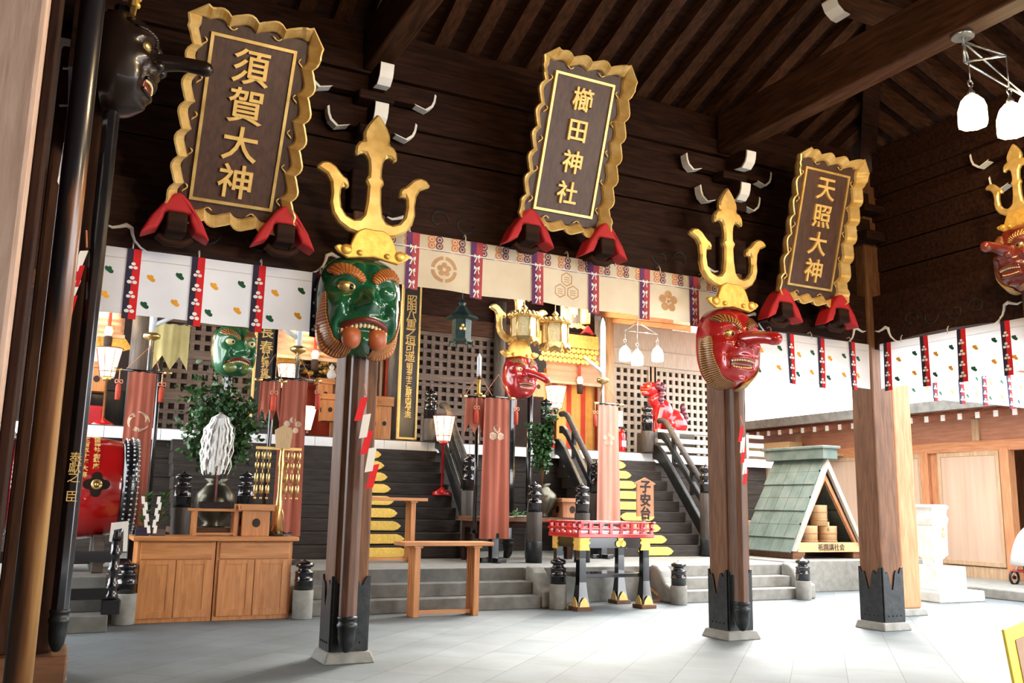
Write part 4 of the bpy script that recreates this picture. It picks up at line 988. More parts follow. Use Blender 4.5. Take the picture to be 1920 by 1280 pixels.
# spear with white blade above the middle pennant
p = at(897, 742, 12.31); t = thing('ceremonial_sword', 'white-bladed ceremonial sword with yellow grip standing on the middle pennant bar', 'sword', p)
z2 = at(897, 710, 12.31).z; z3 = at(897, 662, 12.31).z
mm = MB(); mm.lathe([(.06, p.z+.02), (.06, p.z+.04), (.025, p.z+.05), (.03, z2)], (p.x, p.y, 0), 10); mm.build('grip', 'goldleaf', t)
mm = MB(); mm.lathe([(.05, z2), (.05, z2+.03), (.02, z2+.04)], (p.x, p.y, 0), 10); mm.build('guard', 'lacquer', t)
mm = MB(); mm.lathe([(.034, z2+.03), (.034, z3-.06), (.004, z3)], (p.x, p.y, 0), 8); mm.build('blade', 'sheath', t)

# ================================================================== small masks on poles, with their tridents
g = at(440, 658, 13.1)
demon_mask('small green demon mask with yellow eyes on a pole, under the left curtain', 'maskgreen2', 'browdark', loc=g, rot=.25, sc=.86, wink=False, beard=False)
trident('gold trident above the small green mask, mostly behind the left curtain', (g.x, 13.05, g.z+.37), .25, sc=.8, zbase=g.z+.37, sx=.0, sy=.20, shaftmat='lacquer', r=.075, bottom=.485)
r_ = at(976, 706, 13.1)
tengu_mask('small red long-nosed mask with open mouth on a black pole, under the cream curtain', 'maskred', 'browdark', loc=r_, rot=.05, sc=.86, nl=.44, ndir=(.55, -1, -.42), whisk=False)
trident('gold trident above the small red mask, under the cream curtain', (at(968, 645, 13.1).x, 13.05, r_.z+.33), .0, sc=1.05, zbase=r_.z+.33, sx=.0, sy=.20, shaftmat='lacquer', r=.08, bottom=.485)
for k, (px, lab) in enumerate(((955, 'black lacquer pole at left below the small red mask'), (994, 'black lacquer pole at right below the small red mask'))):
    q = at(px, 760, 13.25); mm = MB(); mm.lathe([(.05, .481), (.05, q.z+.3)], (q.x, 13.25, 0), 14); o = mm.build('black_pole', 'lacquer'); tag(o, lab, 'pole', 'black poles behind the small red mask')

# ================================================================== hanging lanterns
def RZ(Y): return 5.20+(Y-12.7)*3.6/11.3+.01
def hex_lantern(label, px, ytop, ybot, Y, zhang, name='hanging_lantern'):
    a = at(px, ytop, Y); b = at(px, ybot, Y); t = thing(name, label, 'lantern', (a.x, Y, b.z)); h = a.z-b.z; r = h*.40; x, y, z = a.x, Y, b.z; c = (x, y, 0)
    mm = MB(); mm.lathe([(r*.95, z+h*.26), (r*.95, z+h*.86)], c, 6, smooth=False); mm.build('pierced_body', 'brasspierce', t, bevel=.006)
    mm = MB()
    for k in range(6):
        an = 2*pi*(k+.5)/6; mm.tube([(x+r*cos(an), y+r*sin(an), z+h*.24), (x+r*cos(an), y+r*sin(an), z+h*.88)], .014, 6)
        an = 2*pi*k/6
        for q in (-.35, 0, .35): mm.ell((x+r*1.12*cos(an+q), y+r*1.12*sin(an+q), z+h*.95), (r*.20, r*.20, h*.09))
        mm.plate([(-r*.55, 0), (r*.55, 0), (r*.38, -h*.2), (.0, -h*.12), (-r*.38, -h*.2)], (x+r*.98*cos(an), y+r*.98*sin(an), z+h*.24), Vector((-sin(an), cos(an), 0)), (Vector((cos(an)*-.35, sin(an)*-.35, 1))).normalized(), -.01, .01)
    mm.lathe([(r*1.15, z+h*.20), (r*1.2, z+h*.23), (r*1.05, z+h*.26)], c, 6, smooth=False); mm.lathe([(r*1.05, z+h*.86), (r*1.3, z+h*.90), (r*1.0, z+h*1.0), (r*.35, z+h*1.08), (r*.15, z+h*1.15)], c, 12)
    mm.build('frame', 'brass', t)
    mm = MB(); mm.lathe([(.03, z+h*1.1), (.06, z+h*1.18), (.03, z+h*1.26), (.008, z+h*1.3), (.008, zhang)], c, 8); mm.build('hanging_chain', 'brass', t)
def pierce():
    m_ = mk('brasspierce', (.55, .42, .20), (.80, .66, .38), scale=26, rough=.4, metal=.4, emit=(1, .75, .4), estr=.06); return m_
pierce()
hex_lantern('gold hexagonal hanging lantern directly above the small red mask', 983, 588, 648, 12.78, RZ(12.78))
hex_lantern('gold hexagonal hanging lantern right of the one above the small red mask', 1041, 600, 660, 12.95, RZ(12.95))
p = at(866, 600, 14.6); b_ = at(866, 648, 14.6); t = thing('hanging_lantern', 'dark green bronze hanging lantern in front of the dark lattice', 'lantern', p); x, y, z = p.x, 14.6, b_.z; h = p.z-b_.z
mm = MB(); mm.lathe([(.17, z+.10), (.175, z+h)], (x, y, 0), 6, smooth=False); mm.lathe([(.20, z+.06), (.21, z+.10), (.17, z+.11)], (x, y, 0), 6, smooth=False)
for k in range(6):
    a = 2*pi*(k+.5)/6; mm.tube([(x+.19*cos(a), y+.19*sin(a), z+.08), (x+.22*cos(a), y+.22*sin(a), z-.02)], .018, 6)
mm.build('body', 'verdigris', t)
mm = MB(); mm.lathe([(.17, z+h), (.30, z+h+.02), (.28, z+h+.06), (.16, z+h+.13), (.08, z+h+.24), (.05, z+h+.26), (.07, z+h+.31), (.03, z+h+.36), (.01, z+h+.38), (.01, RZ(14.6))], (x, y, 0), 6, smooth=False); mm.build('roof', 'verdigris', t)
mm = MB(); 
for k in range(3): q = pi/2+k*2*pi/3; mm.ell((x+.04*cos(q)-.05, y-.165, z+.3+.04*sin(q)), (.03, .01, .03))
mm.build('crest', 'gold', t)

# ================================================================== tall writing boards
def tall_board(label, xl, xr, ym, Y, z0, z1, groups, mats='boardblack'):
    a = at(xl, ym, Y).x; b = at(xr, ym, Y).x; t = thing('sign_board', label, 'sign board', ((a+b)/2, Y, z0))
    mm = MB(); mm.box((a, Y, z0), (b, Y+.05, z1)); mm.build('board', mats, t)
    f = MB(); g = .035
    f.box((a-g, Y-.015, z0-g), (a, Y+.06, z1+g)); f.box((b, Y-.015, z0-g), (b+g, Y+.06, z1+g)); f.box((a, Y-.015, z0-g), (b, Y+.06, z0)); f.box((a, Y-.015, z1), (b, Y+.06, z1+g)); f.build('gilt_frame', 'goldpaint', t, bevel=.005)
    tx = MB()
    for body, size, zc, sp in groups: text_mb(body, size, ((a+b)/2, Y-.004, zc), X3, Z3, depth=.012, bold=.0012, vertical=True, spacing=sp, mb=tx)
    tx.build('lettering', 'goldpaint', t)
    mm = MB(); mm.box(((a+b)/2-.04, Y+.05, 2.381), ((a+b)/2+.04, Y+.10, z0+.3)); mm.build('prop', 'greyz', t)
zA = lambda y: at(768, y, 15.3).z
tall_board('tall black board with gilt frame and gold writing, right of the large green mask', 753, 782, 690, 15.3, zA(820), zA(520), [('昭明八重之垣可遥', .205, (zA(562)+zA(668))/2, (zA(562)-zA(668))/7/.205), ('明治三十三年庚子四月下浣', .125, (zA(686)+zA(777))/2, (zA(686)-zA(777))/11/.125)])
zB = lambda y: at(495, y, 15.3).z
tall_board('black board with gilt frame and gold writing, right of the small green mask', 479, 514, 690, 15.3, zB(850), zB(560), [('長春', .23, (zB(622)+zB(650))/2, (zB(622)-zB(650))/.23), ('八幡社復興', .135, (zB(664)+zB(708))/2, (zB(664)-zB(708))/4/.135)])

# ================================================================== red guardian lion (one continuous body)
def lion():
    p = at(1244, 812, 15.75); t = thing('guardian_lion', 'red lacquered guardian lion statue sitting on the veranda behind the grey fence', 'statue', (p.x, 15.75, 2.381))
    x, y, z = p.x, 15.75, 2.80; mm = MB()
    mm.ell((x+.20, y, z+.24), (.27, .21, .24)); mm.ell((x-.02, y, z+.42), (.21, .18, .27), R=Matrix.Rotation(-.5, 3, 'Y')); mm.ell((x+.24, y-.16, z+.16), (.19, .09, .17)); mm.ell((x+.24, y+.16, z+.16), (.19, .09, .17))
    mm.ell((x-.16, y, z+.62), (.16, .14, .18)); mm.ell((x-.28, y, z+.82), (.16, .14, .145)); mm.ell((x-.42, y, z+.80), (.085, .10, .06)); mm.ell((x-.40, y, z+.715), (.075, .085, .035)); mm.ell((x-.49, y, z+.835), (.03, .05, .028))
    for s in (-1, 1):
        mm.tube([(x-.13, y+s*.10, z+.48), (x-.20, y+s*.12, z+.25), (x-.20, y+s*.12, z+.05), (x-.25, y+s*.12, z+.03)], [.085, .068, .055, .06], 12); mm.ell((x-.25, y+s*.12, z+.04), (.085, .06, .045)); mm.ell((x+.08, y+s*.17, z+.045), (.11, .06, .045)); mm.ell((x-.36, y+s*.085, z+.91), (.05, .035, .03)); mm.ell((x-.20, y+s*.13, z+.93), (.05, .03, .06))
    o = mm.build('body', 'redlac', t); r2 = o.modifiers.new('join', 'REMESH'); r2.mode = 'VOXEL'; r2.voxel_size = .016; r2.use_smooth_shade = True; sm = o.modifiers.new('soft', 'SMOOTH'); sm.iterations = 4
    mm = MB(); rr = random.Random(3)
    for k in range(46):
        a = rr.uniform(-1.9, 1.9); b = rr.uniform(-.25, 1); mm.ell((x-.18+.15*cos(a)*(.6+.4*b), y+.15*sin(a), z+.62+.30*b), (.055, .05, .055))
    mm.build('mane', 'purplelac', t)
    mm = MB()
    for k in range(5): mm.ell((x+.48+.03*sin(k), y+.02*cos(k*2), z+.18+k*.085), (.06, .06, .085))
    mm.build('tail', 'purplelac', t)
    mm = MB()
    for s in (-1, 1): mm.ell((x-.395, y+s*.085, z+.86), (.03, .025, .025))
    mm.build('eye', 'goldpaint', t)
    mm = MB(); mm.ell((x-.43, y, z+.755), (.07, .08, .018)); mm.build('mouth', 'goldpaint', t)
    mm = MB(); mm.box((x-.42, y-.28, 2.381), (x+.52, y+.28, 2.80)); mm.build('plinth', 'greyx', t, bevel=.02)
    t.scale = (1.12, 1.12, 1.12)
mk('purplelac', (.10, .02, .035), (.17, .035, .06), scale=8, rough=.35, coat=.4)
lion()
# fire extinguisher and notice on the veranda
p = at(1166, 832, 15.4); t = thing('fire_extinguisher', 'red fire extinguisher standing by the pale lattice', 'fire extinguisher', (p.x, 15.4, 2.381))
mm = MB(); mm.lathe([(.07, 2.382), (.075, 2.40), (.075, 2.74), (.05, 2.80), (.025, 2.82), (.025, 2.86)], (p.x, 15.4, 0), 16); mm.build('cylinder', 'extred', t)
mm = MB(); mm.box((p.x-.07, 15.37, 2.86), (p.x+.05, 15.43, 2.90)); mm.tube([(p.x+.03, 15.4, 2.87), (p.x+.11, 15.4, 2.82), (p.x+.10, 15.4, 2.6), (p.x+.09, 15.4, 2.5)], .012, 8); mm.build('valve_and_hose', 'iron', t)
mm = MB(); mm.box((p.x-.05, 15.318, 2.5), (p.x+.05, 15.33, 2.62)); mm.build('label', 'paper', t)
p = at(1168, 786, 16.4); mm = MB(); mm.cbox((p.x, 16.588, p.z), (.22, .022, .40)); tx = mm.build('notice', 'paper'); tag(tx, 'white paper notice on the pale lattice above the fire extinguisher', 'notice')
# ================================================================== sanctuaries behind the pillars
def blind(label, xl, xr, yt, yb, Y):
    a = at(xl, yt, Y); b = at(xr, yt, Y); zb = at(xl, yb, Y).z; a.z = b.z = 4.68; t = thing('reed_blind', label, 'blind', ((a.x+b.x)/2, Y, zb))
    mm = MB(); mm.grid(lambda u, v: (a.x+(b.x-a.x)*u, Y-.10*sin(v*pi*.5)+.012*sin(v*40), a.z+(zb-a.z)*v), 4, 40); mm.build('reeds', 'matcloth', t, solid=.01)
    mm = MB(); mm.box((a.x-.02, Y-.12, zb-.03), (b.x+.02, Y-.06, zb+.03)); mm.build('hem_bar', 'bannerpale', t)
    mm = MB()
    for k in range(4): x = a.x+(b.x-a.x)*(k+.5)/4; mm.lathe([(.012, a.z-.25), (.03, a.z-.22), (.012, a.z-.18), (.01, a.z)], (x, Y-.07, 0), 8)
    mm.build('hook', 'brass', t)
    mm = MB(); x = a.x+(b.x-a.x)*.55; mm.tube([(x, Y-.15, a.z-.1), (x, Y-.17, zb+.12)], .03, 8, 0); mm.lathe([(.05, zb-.02), (.075, zb+.06), (.05, zb+.14)], (x, Y-.18, 0), 12, 1); mm.lathe([(.06, zb-.22), (.07, zb-.05), (.05, zb-.02)], (x, Y-.18, 0), 12, 2); mm.build('tassel', ['tasselred', 'white', 'interior'], t)
blind('tan reed blind above the lamp at the far left', 172, 236, 580, 628, 16.5)
blind('tan reed blind above the altar left of the large green mask', 517, 650, 585, 668, 16.5)
blind('tan reed blind above the striped curtain', 1021, 1126, 664, 715, 16.5)
# gold mesh valance above the right blind
a = at(1010, 655, 16.22); b = at(1122, 640, 16.22); t = thing('gilt_valance', 'gold netted valance above the right reed blind', 'valance', ((a.x+b.x)/2, 16.22, a.z))
mm = MB(); mm.box((a.x, 16.22, a.z+.12), (b.x, 16.26, a.z+.40)); mm.build('band', 'goldleaf', t)
mm = MB(); n = 13
for i in range(n):
    for j in range(3):
        x = a.x+(b.x-a.x)*(i+.5+(j % 2)*.5)/n
        if x < b.x-.03: mm.lathe([(.055, 0), (.06, .02), (.055, .04)], (x, 16.24, a.z+.05-j*.11), 8, axis=Matrix.Rotation(pi/2, 3, 'X'))
mm.build('net', 'goldleaf', t)
def striped(label, xl, xr, yt, yb, Y, n=9, cream='curtor', red='curtred'):
    a = at(xl, yt, Y); b = at(xr, yt, Y); zb = 2.385; t = thing('striped_curtain', label, 'curtain', ((a.x+b.x)/2, Y, zb))
    mm = MB(); k = n*4; mm.grid(lambda u, v: (a.x+(b.x-a.x)*u, Y+.03*sin(u*n*pi*2), a.z+(zb-a.z)*v), k, 4, mfn=lambda i, j: 1 if (i % 8) in (5, 6) else 0); mm.build('cloth', [cream, red], t)
striped('orange and red striped curtain in the right sanctuary behind the paper lamp', 1020, 1126, 690, 835, 16.9, 8)
striped('cream and red striped curtain just right of the green-masked post', 690, 740, 670, 800, 16.9, 5, 'bannerpale', 'curtred')
# inner altars
def offering_stand(label, px, py, Y, z0=None, s=.30, h=.34, name='offering_stand', cat='offering stand', group=None, mats='warm', wide=1.25):
    "square tray on a hollow foot with a pierced hole"
    p = at(px, py, Y); zb = p.z if z0 is None else z0; t = thing(name, label, cat, (p.x, Y, zb), group)
    mm = MB(); hs = s/2; mm.box((p.x-hs, Y-hs, zb), (p.x+hs, Y+hs, zb+h*.80)); o = mm.build('foot_box', mats+'z', t, bevel=.006)
    mm = MB(); d = s*.17; mm.plate([(d*.9*cos(2*pi*k/10), d*sin(2*pi*k/10)) for k in range(10)], (p.x, Y-hs-.002, zb+h*.42), X3, Z3, -.002, .002); mm.plate([(d*.9*cos(2*pi*k/10), d*sin(2*pi*k/10)) for k in range(10)], (p.x-hs-.002, Y, zb+h*.42), Vector((0, -1, 0)), Z3, -.002, .002); mm.build('pierced_hole', 'interior', t)
    tr = MB(); w_ = hs*wide; tr.box((p.x-w_, Y-w_, zb+h*.80), (p.x+w_, Y+w_, zb+h*.86))
    for q in ((-w_, -w_, w_, -w_+.012), (-w_, w_-.012, w_, w_), (-w_, -w_, -w_+.012, w_), (w_-.012, -w_, w_, w_)): tr.box((p.x+q[0], Y+q[1], zb+h*.86), (p.x+q[2], Y+q[3], zb+h))
    tr.build('tray', mats+'x', t, bevel=.003)
    return t, Vector((p.x, Y, zb+h))
def small_altar(label, xl, xr, yt, Y, mats='warm'):
    a = at(xl, yt, Y); b = at(xr, yt, Y); t = thing('altar_table', label, 'altar table', ((a.x+b.x)/2, Y, 2.381))
    mm = MB(); mm.box((a.x, Y-.25, a.z-.05), (b.x, Y+.25, a.z)); mm.build('top', mats+'x', t, bevel=.006)
    for x in (a.x+.08, b.x-.08):
        for y in (Y-.2, Y+.2): mm = MB(); mm.box((x-.04, y-.04, 2.381), (x+.04, y+.04, a.z-.05)); mm.build('leg', mats+'z', t)
    return a.z
zt = small_altar('shelf table with offerings behind the lamp in the left sanctuary', 560, 640, 711, 17.3, 'cedar'); 
offering_stand('small offering stand on the altar shelf, left of the large green mask post', 606, 760, 17.0, s=.26, h=.5, mats='warm')
offering_stand('lower offering stand in the altar, by the large green mask post', 614, 790, 16.7, s=.28, h=.5, mats='warm')
offering_stand('offering stand beside the striped cream curtain right of the green-masked post', 716, 800, 16.15, 2.381, s=.26, h=.85, mats='warm')
offering_stand('offering stand at far left below the white jars', 178, 735, 16.9, s=.34, h=.5, mats='warm')
offering_stand('offering stand behind the small red mask, left of the lamp', 1003, 745, 16.6, s=.30, h=.5, mats='warm')
def jar(px, py, Y, lab, s=1.0):
    p = at(px, py, Y); mm = MB(); mm.lathe([(.05*s, 0), (.085*s, .05*s), (.09*s, .10*s), (.05*s, .17*s), (.035*s, .20*s), (.055*s, .22*s), (.05*s, .25*s), (.02*s, .29*s), (.01*s, .31*s)], p, 16); o = mm.build('offering_jar', 'white'); tag(o, lab, 'jar')
jar(621, 711, 17.3, 'white lidded jar on the altar shelf beside the green-masked post')
jar(179, 690, 16.9, 'white jar on the offering stand at far left', 1.2)
# dark gilded carving in the left altar
p = at(598, 690, 17.9); t = thing('altar_carving', 'dark gilded foliage carving under the left reed blind', 'carving', (p.x, 17.9, p.z)); mm = MB(); rr = random.Random(5)
for k in range(170): mm.ell((p.x+rr.gauss(0, .24), 17.9+rr.uniform(-.1, .1), p.z+rr.gauss(0, .12)), (.05+.03*rr.random(), .05, .05+.03*rr.random()), mi=rr.choice((0, 0, 1)), nu=8, nv=6)
mm.build('carving', ['bronze', 'goldleaf'], t)
mm = MB(); mm.box((p.x-.6, 17.9, 2.381), (p.x+.6, 18.15, p.z-.05)); mm.build('cabinet', 'curtred', t, bevel=.02)
def fan(px, py, Y, lab, r=.42):
    p = at(px, py, Y); mm = MB()
    for k in range(14):
        a0 = .35+k*(pi-.7)/14; a1 = .35+(k+1)*(pi-.7)/14; mm.plate([(.05*cos(a0), .05*sin(a0)), (r*cos(a0), r*sin(a0)), (r*cos(a1), r*sin(a1)), (.05*cos(a1), .05*sin(a1))], p+Vector((0, .008*(k % 2), 0)), X3, Z3, -.006, .006)
    mm.cyl(p+Vector((0, .03, .1)), (p.x, p.y+.03, 3.121 if px < 300 else 2.381), .015); o = mm.build('golden_fan', 'goldleaf'); tag(o, lab, 'fan')
fan(190, 668, 17.2, 'golden open fan behind the lamp at far left', .5); fan(538, 690, 17.2, 'golden fan behind the paper lamp left of altar', .3)
t = thing('altar_cabinet', 'dark altar cabinet behind the lamp at the far left', 'cabinet', (.6, 17.6, 2.381)); mm = MB(); mm.box((-.5, 17.0, 2.381), (1.0, 17.8, 3.12)); mm.build('body', 'lacquer', t, bevel=.02)
p = at(168, 772, 16.6); mm = MB(); mm.box((p.x-.5, 16.55, 2.381), (p.x+.22, 16.9, 2.80)); o = mm.build('red_box', 'cushion', bevel=.05); tag(o, 'red rounded chest on the veranda at far left', 'chest')
# gilt plaque far back above the right sanctuary
p = at(1075, 592, 16.2); q = at(1098, 570, 16.2); t = thing('name_plaque', 'far gold-framed plaque partly behind the cream curtain, above the right sanctuary', 'plaque', p)
mm = MB(); mm.box((p.x-.2, 16.24, p.z-.15), (p.x+.2, 16.53, p.z+.85)); mm.build('board', 'boardblack', t)
mm = MB(); 
for s in (-1, 1): mm.grid(lambda u, v: (p.x+s*(.2+.16*v), 16.25-.14*v, p.z-.15+1.0*u+.0*v+.015*sin(u*40)), 24, 2)
mm.grid(lambda u, v: (p.x-.2-.16*v+(.4+.32*v)*u, 16.25-.14*v+.0, p.z-.15-.12*v+.015*sin(u*30)), 16, 2); mm.build('gilt_rim', 'gold', t, solid=.02)
mm = MB(); mm.plate([(-.14, -.08), (0, .10), (.14, -.08), (.06, -.04), (-.06, -.04)], (p.x+.28, 16.1, p.z-.30), X3, Z3, -.05, .05); mm.build('red_cushion', 'cushion', t)
m = text_mb('神', .24, (p.x, 16.225, p.z+.1), X3, Z3, depth=.01, bold=.006); m.build('lettering', 'goldpaint', t)

# ================================================================== altar table on the platform and its things
a = at(884, 968, 12.5); b = at(1100, 968, 12.5); t = thing('platform_table', 'low dark-brown altar table on the platform below the greenery', 'table', ((a.x+b.x)/2, 12.6, .48))
mm = MB(); mm.box((a.x, 12.46, a.z-.07), (b.x, 13.0, a.z)); mm.build('top', 'midx', t, bevel=.008)
mm = MB(); mm.box((a.x+.05, 12.50, a.z-.16), (b.x-.05, 12.95, a.z-.07)); mm.build('apron', 'darkx', t)
for x in (a.x+.1, b.x-.1):
    for y in (12.54, 12.9): mm = MB(); mm.box((x-.05, y-.05, .481), (x+.05, y+.05, a.z-.16)); mm.build('leg', 'darkz', t)
ZT = a.z
offering_stand('wooden offering stand on the dark altar table, behind the red table', 1063, 972, 12.62, ZT, s=.34, h=.30, mats='cedar')
def vase(label, px, Y, z0, ztop, r, mats='bronze'):
    x = at(px, 930, Y).x; h = ztop-z0; mm = MB(); mm.lathe([(r*.55, z0), (r*.6, z0+.03*h), (r*.5, z0+.08*h), (r*.8, z0+.25*h), (r, z0+.5*h), (r*.92, z0+.68*h), (r*.55, z0+.84*h), (r*.42, z0+.92*h), (r*.6, z0+h), (r*.5, z0+h), (r*.35, z0+.93*h)], (x, Y, 0), 28); o = mm.build('vase', mats); tag(o, label, 'vase'); return Vector((x, Y, ztop))
def foliage(label, root, spread, height, n, leaf, mats='shrubgreen', seed=1, name='greenery', droop=.3, base_n=9, leafn=None, shape=None):
    t = thing(name, label, 'plant', root); rr = random.Random(seed); st = MB(); lf = MB()
    for k in range(base_n):
        a = rr.uniform(0, 2*pi); rad = rr.uniform(.1, 1)*spread; top = root+Vector((cos(a)*rad, sin(a)*rad*.6, height*rr.uniform(.45, 1)))
        mid = root*.5+top*.5+Vector((cos(a)*rad*-.15, 0, height*.08)); st.tube([root, mid, top], [.012, .009, .004], 5)
        for q in range(n):
            u = rr.uniform(.28, 1.02); c = (root*(1-u)+mid*u) if False else (root*(1-u)**2+mid*2*u*(1-u)+top*u*u)
            c = c+Vector((rr.gauss(0, spread*.22), rr.gauss(0, spread*.15), rr.gauss(0, spread*.2)))
            d = Vector((rr.gauss(0, 1), rr.gauss(0, 1), rr.gauss(.1, .7))).normalized(); e = d.cross(Vector((rr.gauss(0, 1), rr.gauss(0, 1), rr.gauss(0, 1)))).normalized(); nn = d.cross(e); L_ = leaf*rr.uniform(.7, 1.25); w_ = L_*.34
            vs = [c, c+d*L_*.3+e*w_*.8+nn*L_*.04, c+d*L_*.65+e*w_*.8, c+d*L_-nn*L_*.12, c+d*L_*.65-e*w_*.8, c+d*L_*.3-e*w_*.8+nn*L_*.04]
            lf.add(vs, [(0, 1, 2, 3, 4, 5)], 0)
    st.build('stems', 'midz', t); lf.build('leaves', mats, t); return t
v = vase('dark round bronze vase on the dark altar table, holding tall greenery', 1016, 12.72, ZT+.001, ZT+.52, .24)
foliage('tall narrow spray of glossy leaves in the bronze vase by the small red mask', v, .20, 1.25, 150, .09, seed=4, base_n=7)
vz = at(400, 958, 12.3).z; v = vase('large dark bronze vase behind the white streamer wand', 404, 12.5, .95, .95+.62, .26)
foliage('wide bush of dark green leaves behind the white streamer wand', v, .56, 1.22, 150, .09, seed=11, base_n=16)
t = thing('platform_table', 'low brown bench behind the cabinet under the large bronze vase', 'table', (v.x, 12.5, .48)); mm = MB(); mm.box((v.x-.55, 12.23, .88), (v.x+.7, 12.77, .949)); mm.build('top', 'midx', t, bevel=.01)
for x in (v.x-.45, v.x+.55): mm = MB(); mm.box((x-.05, 12.27, .481), (x+.05, 12.73, .88)); mm.build('leg', 'darkz', t)
# scattered twigs and papers on the altar table
t = thing('offering_twigs', 'small heap of twigs and white papers on the dark altar table', 'offering', (at(965, 965, 12.6).x, 12.6, ZT)); rr = random.Random(2); mm = MB(); m2 = MB(); x0 = at(968, 965, 12.6).x
for k in range(40):
    p = Vector((x0+rr.uniform(-.3, .3), 12.55+rr.uniform(-.1, .2), ZT+.01+rr.random()*.07)); d = Vector((rr.gauss(0, 1), rr.gauss(0, 1), rr.random()*.5)).normalized(); mm.tube([p, p+d*.10], [.012, .004], 5)
for k in range(6): p = Vector((x0+rr.uniform(-.3, .35), 12.5+rr.uniform(-.05, .2), ZT+.004+k*.003)); m2.cbox(p, (.22, .12, .004), R=Matrix.Rotation(rr.random()*.6, 3, 'Z'))
mm.build('twigs', 'sprig', t); m2.build('papers', 'paper', t)
# ================================================================== wooden cabinets with ritual things, foreground left
YC = 10.62
xa, xm, xb = at(252, 1080, YC).x, at(402, 1080, YC).x, at(547, 1080, YC).x; zT = .90
def cabinet(label, x0, x1):
    t = thing('cabinet', label, 'cabinet', ((x0+x1)/2, YC+.27, 0), 'wooden cabinets')
    mm = MB(); mm.box((x0+.006, YC+.02, .0), (x1-.006, YC+.54, zT-.055)); mm.build('body', 'warmz', t, bevel=.004)
    mm = MB(); zz = zT-.055-.185; mm.box((x0+.04, YC, zz), (x1-.04, YC+.03, zT-.065)); mm.build('upper_panel', 'warmx', t, bevel=.006)
    mid = (x0+x1)/2
    for a, b in ((x0+.04, mid-.004), (mid+.004, x1-.04)):
        mm = MB(); mm.box((a, YC+.004, .05), (b, YC+.03, zz-.012)); d = mm.build('door', 'warmz', t, bevel=.004)
        mm = MB(); f = .075
        for q in ((a, .05, a+f, zz-.012), (b-f, .05, b, zz-.012), (a+f, .05, b-f, .05+f), (a+f, zz-.012-f*.6, b-f, zz-.012)): mm.box((q[0], YC-.006, q[1]), (q[2], YC+.006, q[3]))
        mm.build('door_frame', 'warmz', d, bevel=.002)
    return t
cabinet('left half of the pair of orange-brown wooden cabinets at front left', xa, xm)
cabinet('right half of the pair of orange-brown wooden cabinets at front left', xm, xb)
mm = MB(); mm.box((xa-.05, YC-.05, zT-.05), (xb+.05, YC+.57, zT)); o = mm.build('worktop', 'warmx', None, bevel=.01); tag(o, 'long orange-brown board lying across both wooden cabinets', 'worktop')
zt = zT+.001; y = YC+.25
a, b = at(360, 955, y).x, at(446, 955, y).x; hz = at(400, 953, y).z
t = thing('offering_table', 'small low wooden stand on the cabinet under the white streamer wand', 'small table', ((a+b)/2, y, zt)); mm = MB(); mm.box((a-.03, y-.13, hz-.03), (b+.03, y+.13, hz)); mm.build('top', 'warmx', t, bevel=.005)
for x in (a+.01, b-.05): mm = MB(); mm.box((x, y-.11, zt), (x+.04, y+.11, hz-.03)); mm.build('leg', 'warmz', t)
mm = MB(); mm.box((a+.05, y-.11, zt+.015), (b-.05, y-.09, zt+.035)); mm.build('stretcher', 'warmx', t)
offering_stand('wooden offering stand with flower-shaped hole on the right cabinet', 475, 988, y-.02, zt, s=.30, h=at(475, 945, y).z-zt, mats='warm', wide=1.3)
# white streamer wand
p = Vector((at(403, 950, y).x, y, hz+.001)); t = thing('purification_wand', 'white paper streamer wand upright in a black base on the low stand', 'wand', p)
mm = MB(); mm.box((p.x-.17, y-.09, p.z), (p.x+.17, y+.09, p.z+.075)); mm.build('base', 'lacquer', t, bevel=.008)
zw = at(403, 772, y).z; mm = MB(); mm.tube([(p.x, y, p.z+.07), (p.x, y, zw)], .011, 8); mm.build('stick', 'brocbr', t)
rr = random.Random(8); mm = MB()
for k in range(230):
    an = rr.uniform(0, 2*pi); R_ = rr.uniform(.03, .20); ln = rr.uniform(.45, .72)*(zw-p.z)*.92; c = Vector((p.x-.01, y, zw)); d = Vector((cos(an), .7*sin(an), 0)); sd = Vector((-sin(an), cos(an), 0))*.014; pts = []
    for q in range(9):
        u = q/8; zig = .012*(1 if q % 2 else -1); rad = R_*min(1, u*2.2)**.6*(1-.12*u); pts.append(c+d*(rad+zig)+Vector((-.03*u, 0, -ln*u-.0)))
    for q in range(8): mm.add([pts[q]-sd, pts[q]+sd, pts[q+1]+sd, pts[q+1]-sd], [(0, 1, 2, 3)])
mm.build('paper_streamers', 'paper', t)
# golden bell stand
yb_ = YC+.22; p = Vector((at(520, 988, yb_).x, yb_, zt)); Z = lambda q: at(520, q, yb_).z; X = lambda q: at(q, 900, yb_).x
t = thing('bell_stand', 'golden hanging-bell stand with pentagonal wooden top on the right cabinet', 'bell stand', p)
mm = MB(); mm.lathe([(.125, zt), (.13, zt+.025), (.09, zt+.04), (.05, zt+.06)], p*1-Vector((0, 0, p.z)), 8, smooth=False); mm.build('base', 'lacquer', t)
mm = MB(); mm.lathe([(.05, zt+.05), (.03, Z(960)), (.045, Z(945)), (.03, Z(930)), (.03, Z(880)), (.04, Z(870)), (.026, Z(850)), (.02, Z(815))], (p.x, p.y, 0), 14)
for k in range(3):
    a = k*2*pi/3+.3; mm.tube([(p.x+.03*cos(a), p.y+.03*sin(a), Z(950)), (p.x+.06*cos(a), p.y+.06*sin(a), Z(962)), (p.x+.09*cos(a), p.y+.09*sin(a), zt+.04)], .008, 6)
mm.build('pole', 'brass', t)
mm = MB(); mm.box((X(476), yb_-.012, Z(843)), (X(562), yb_+.012, Z(838))); mm.build('crossbar', 'goldpaint', t)
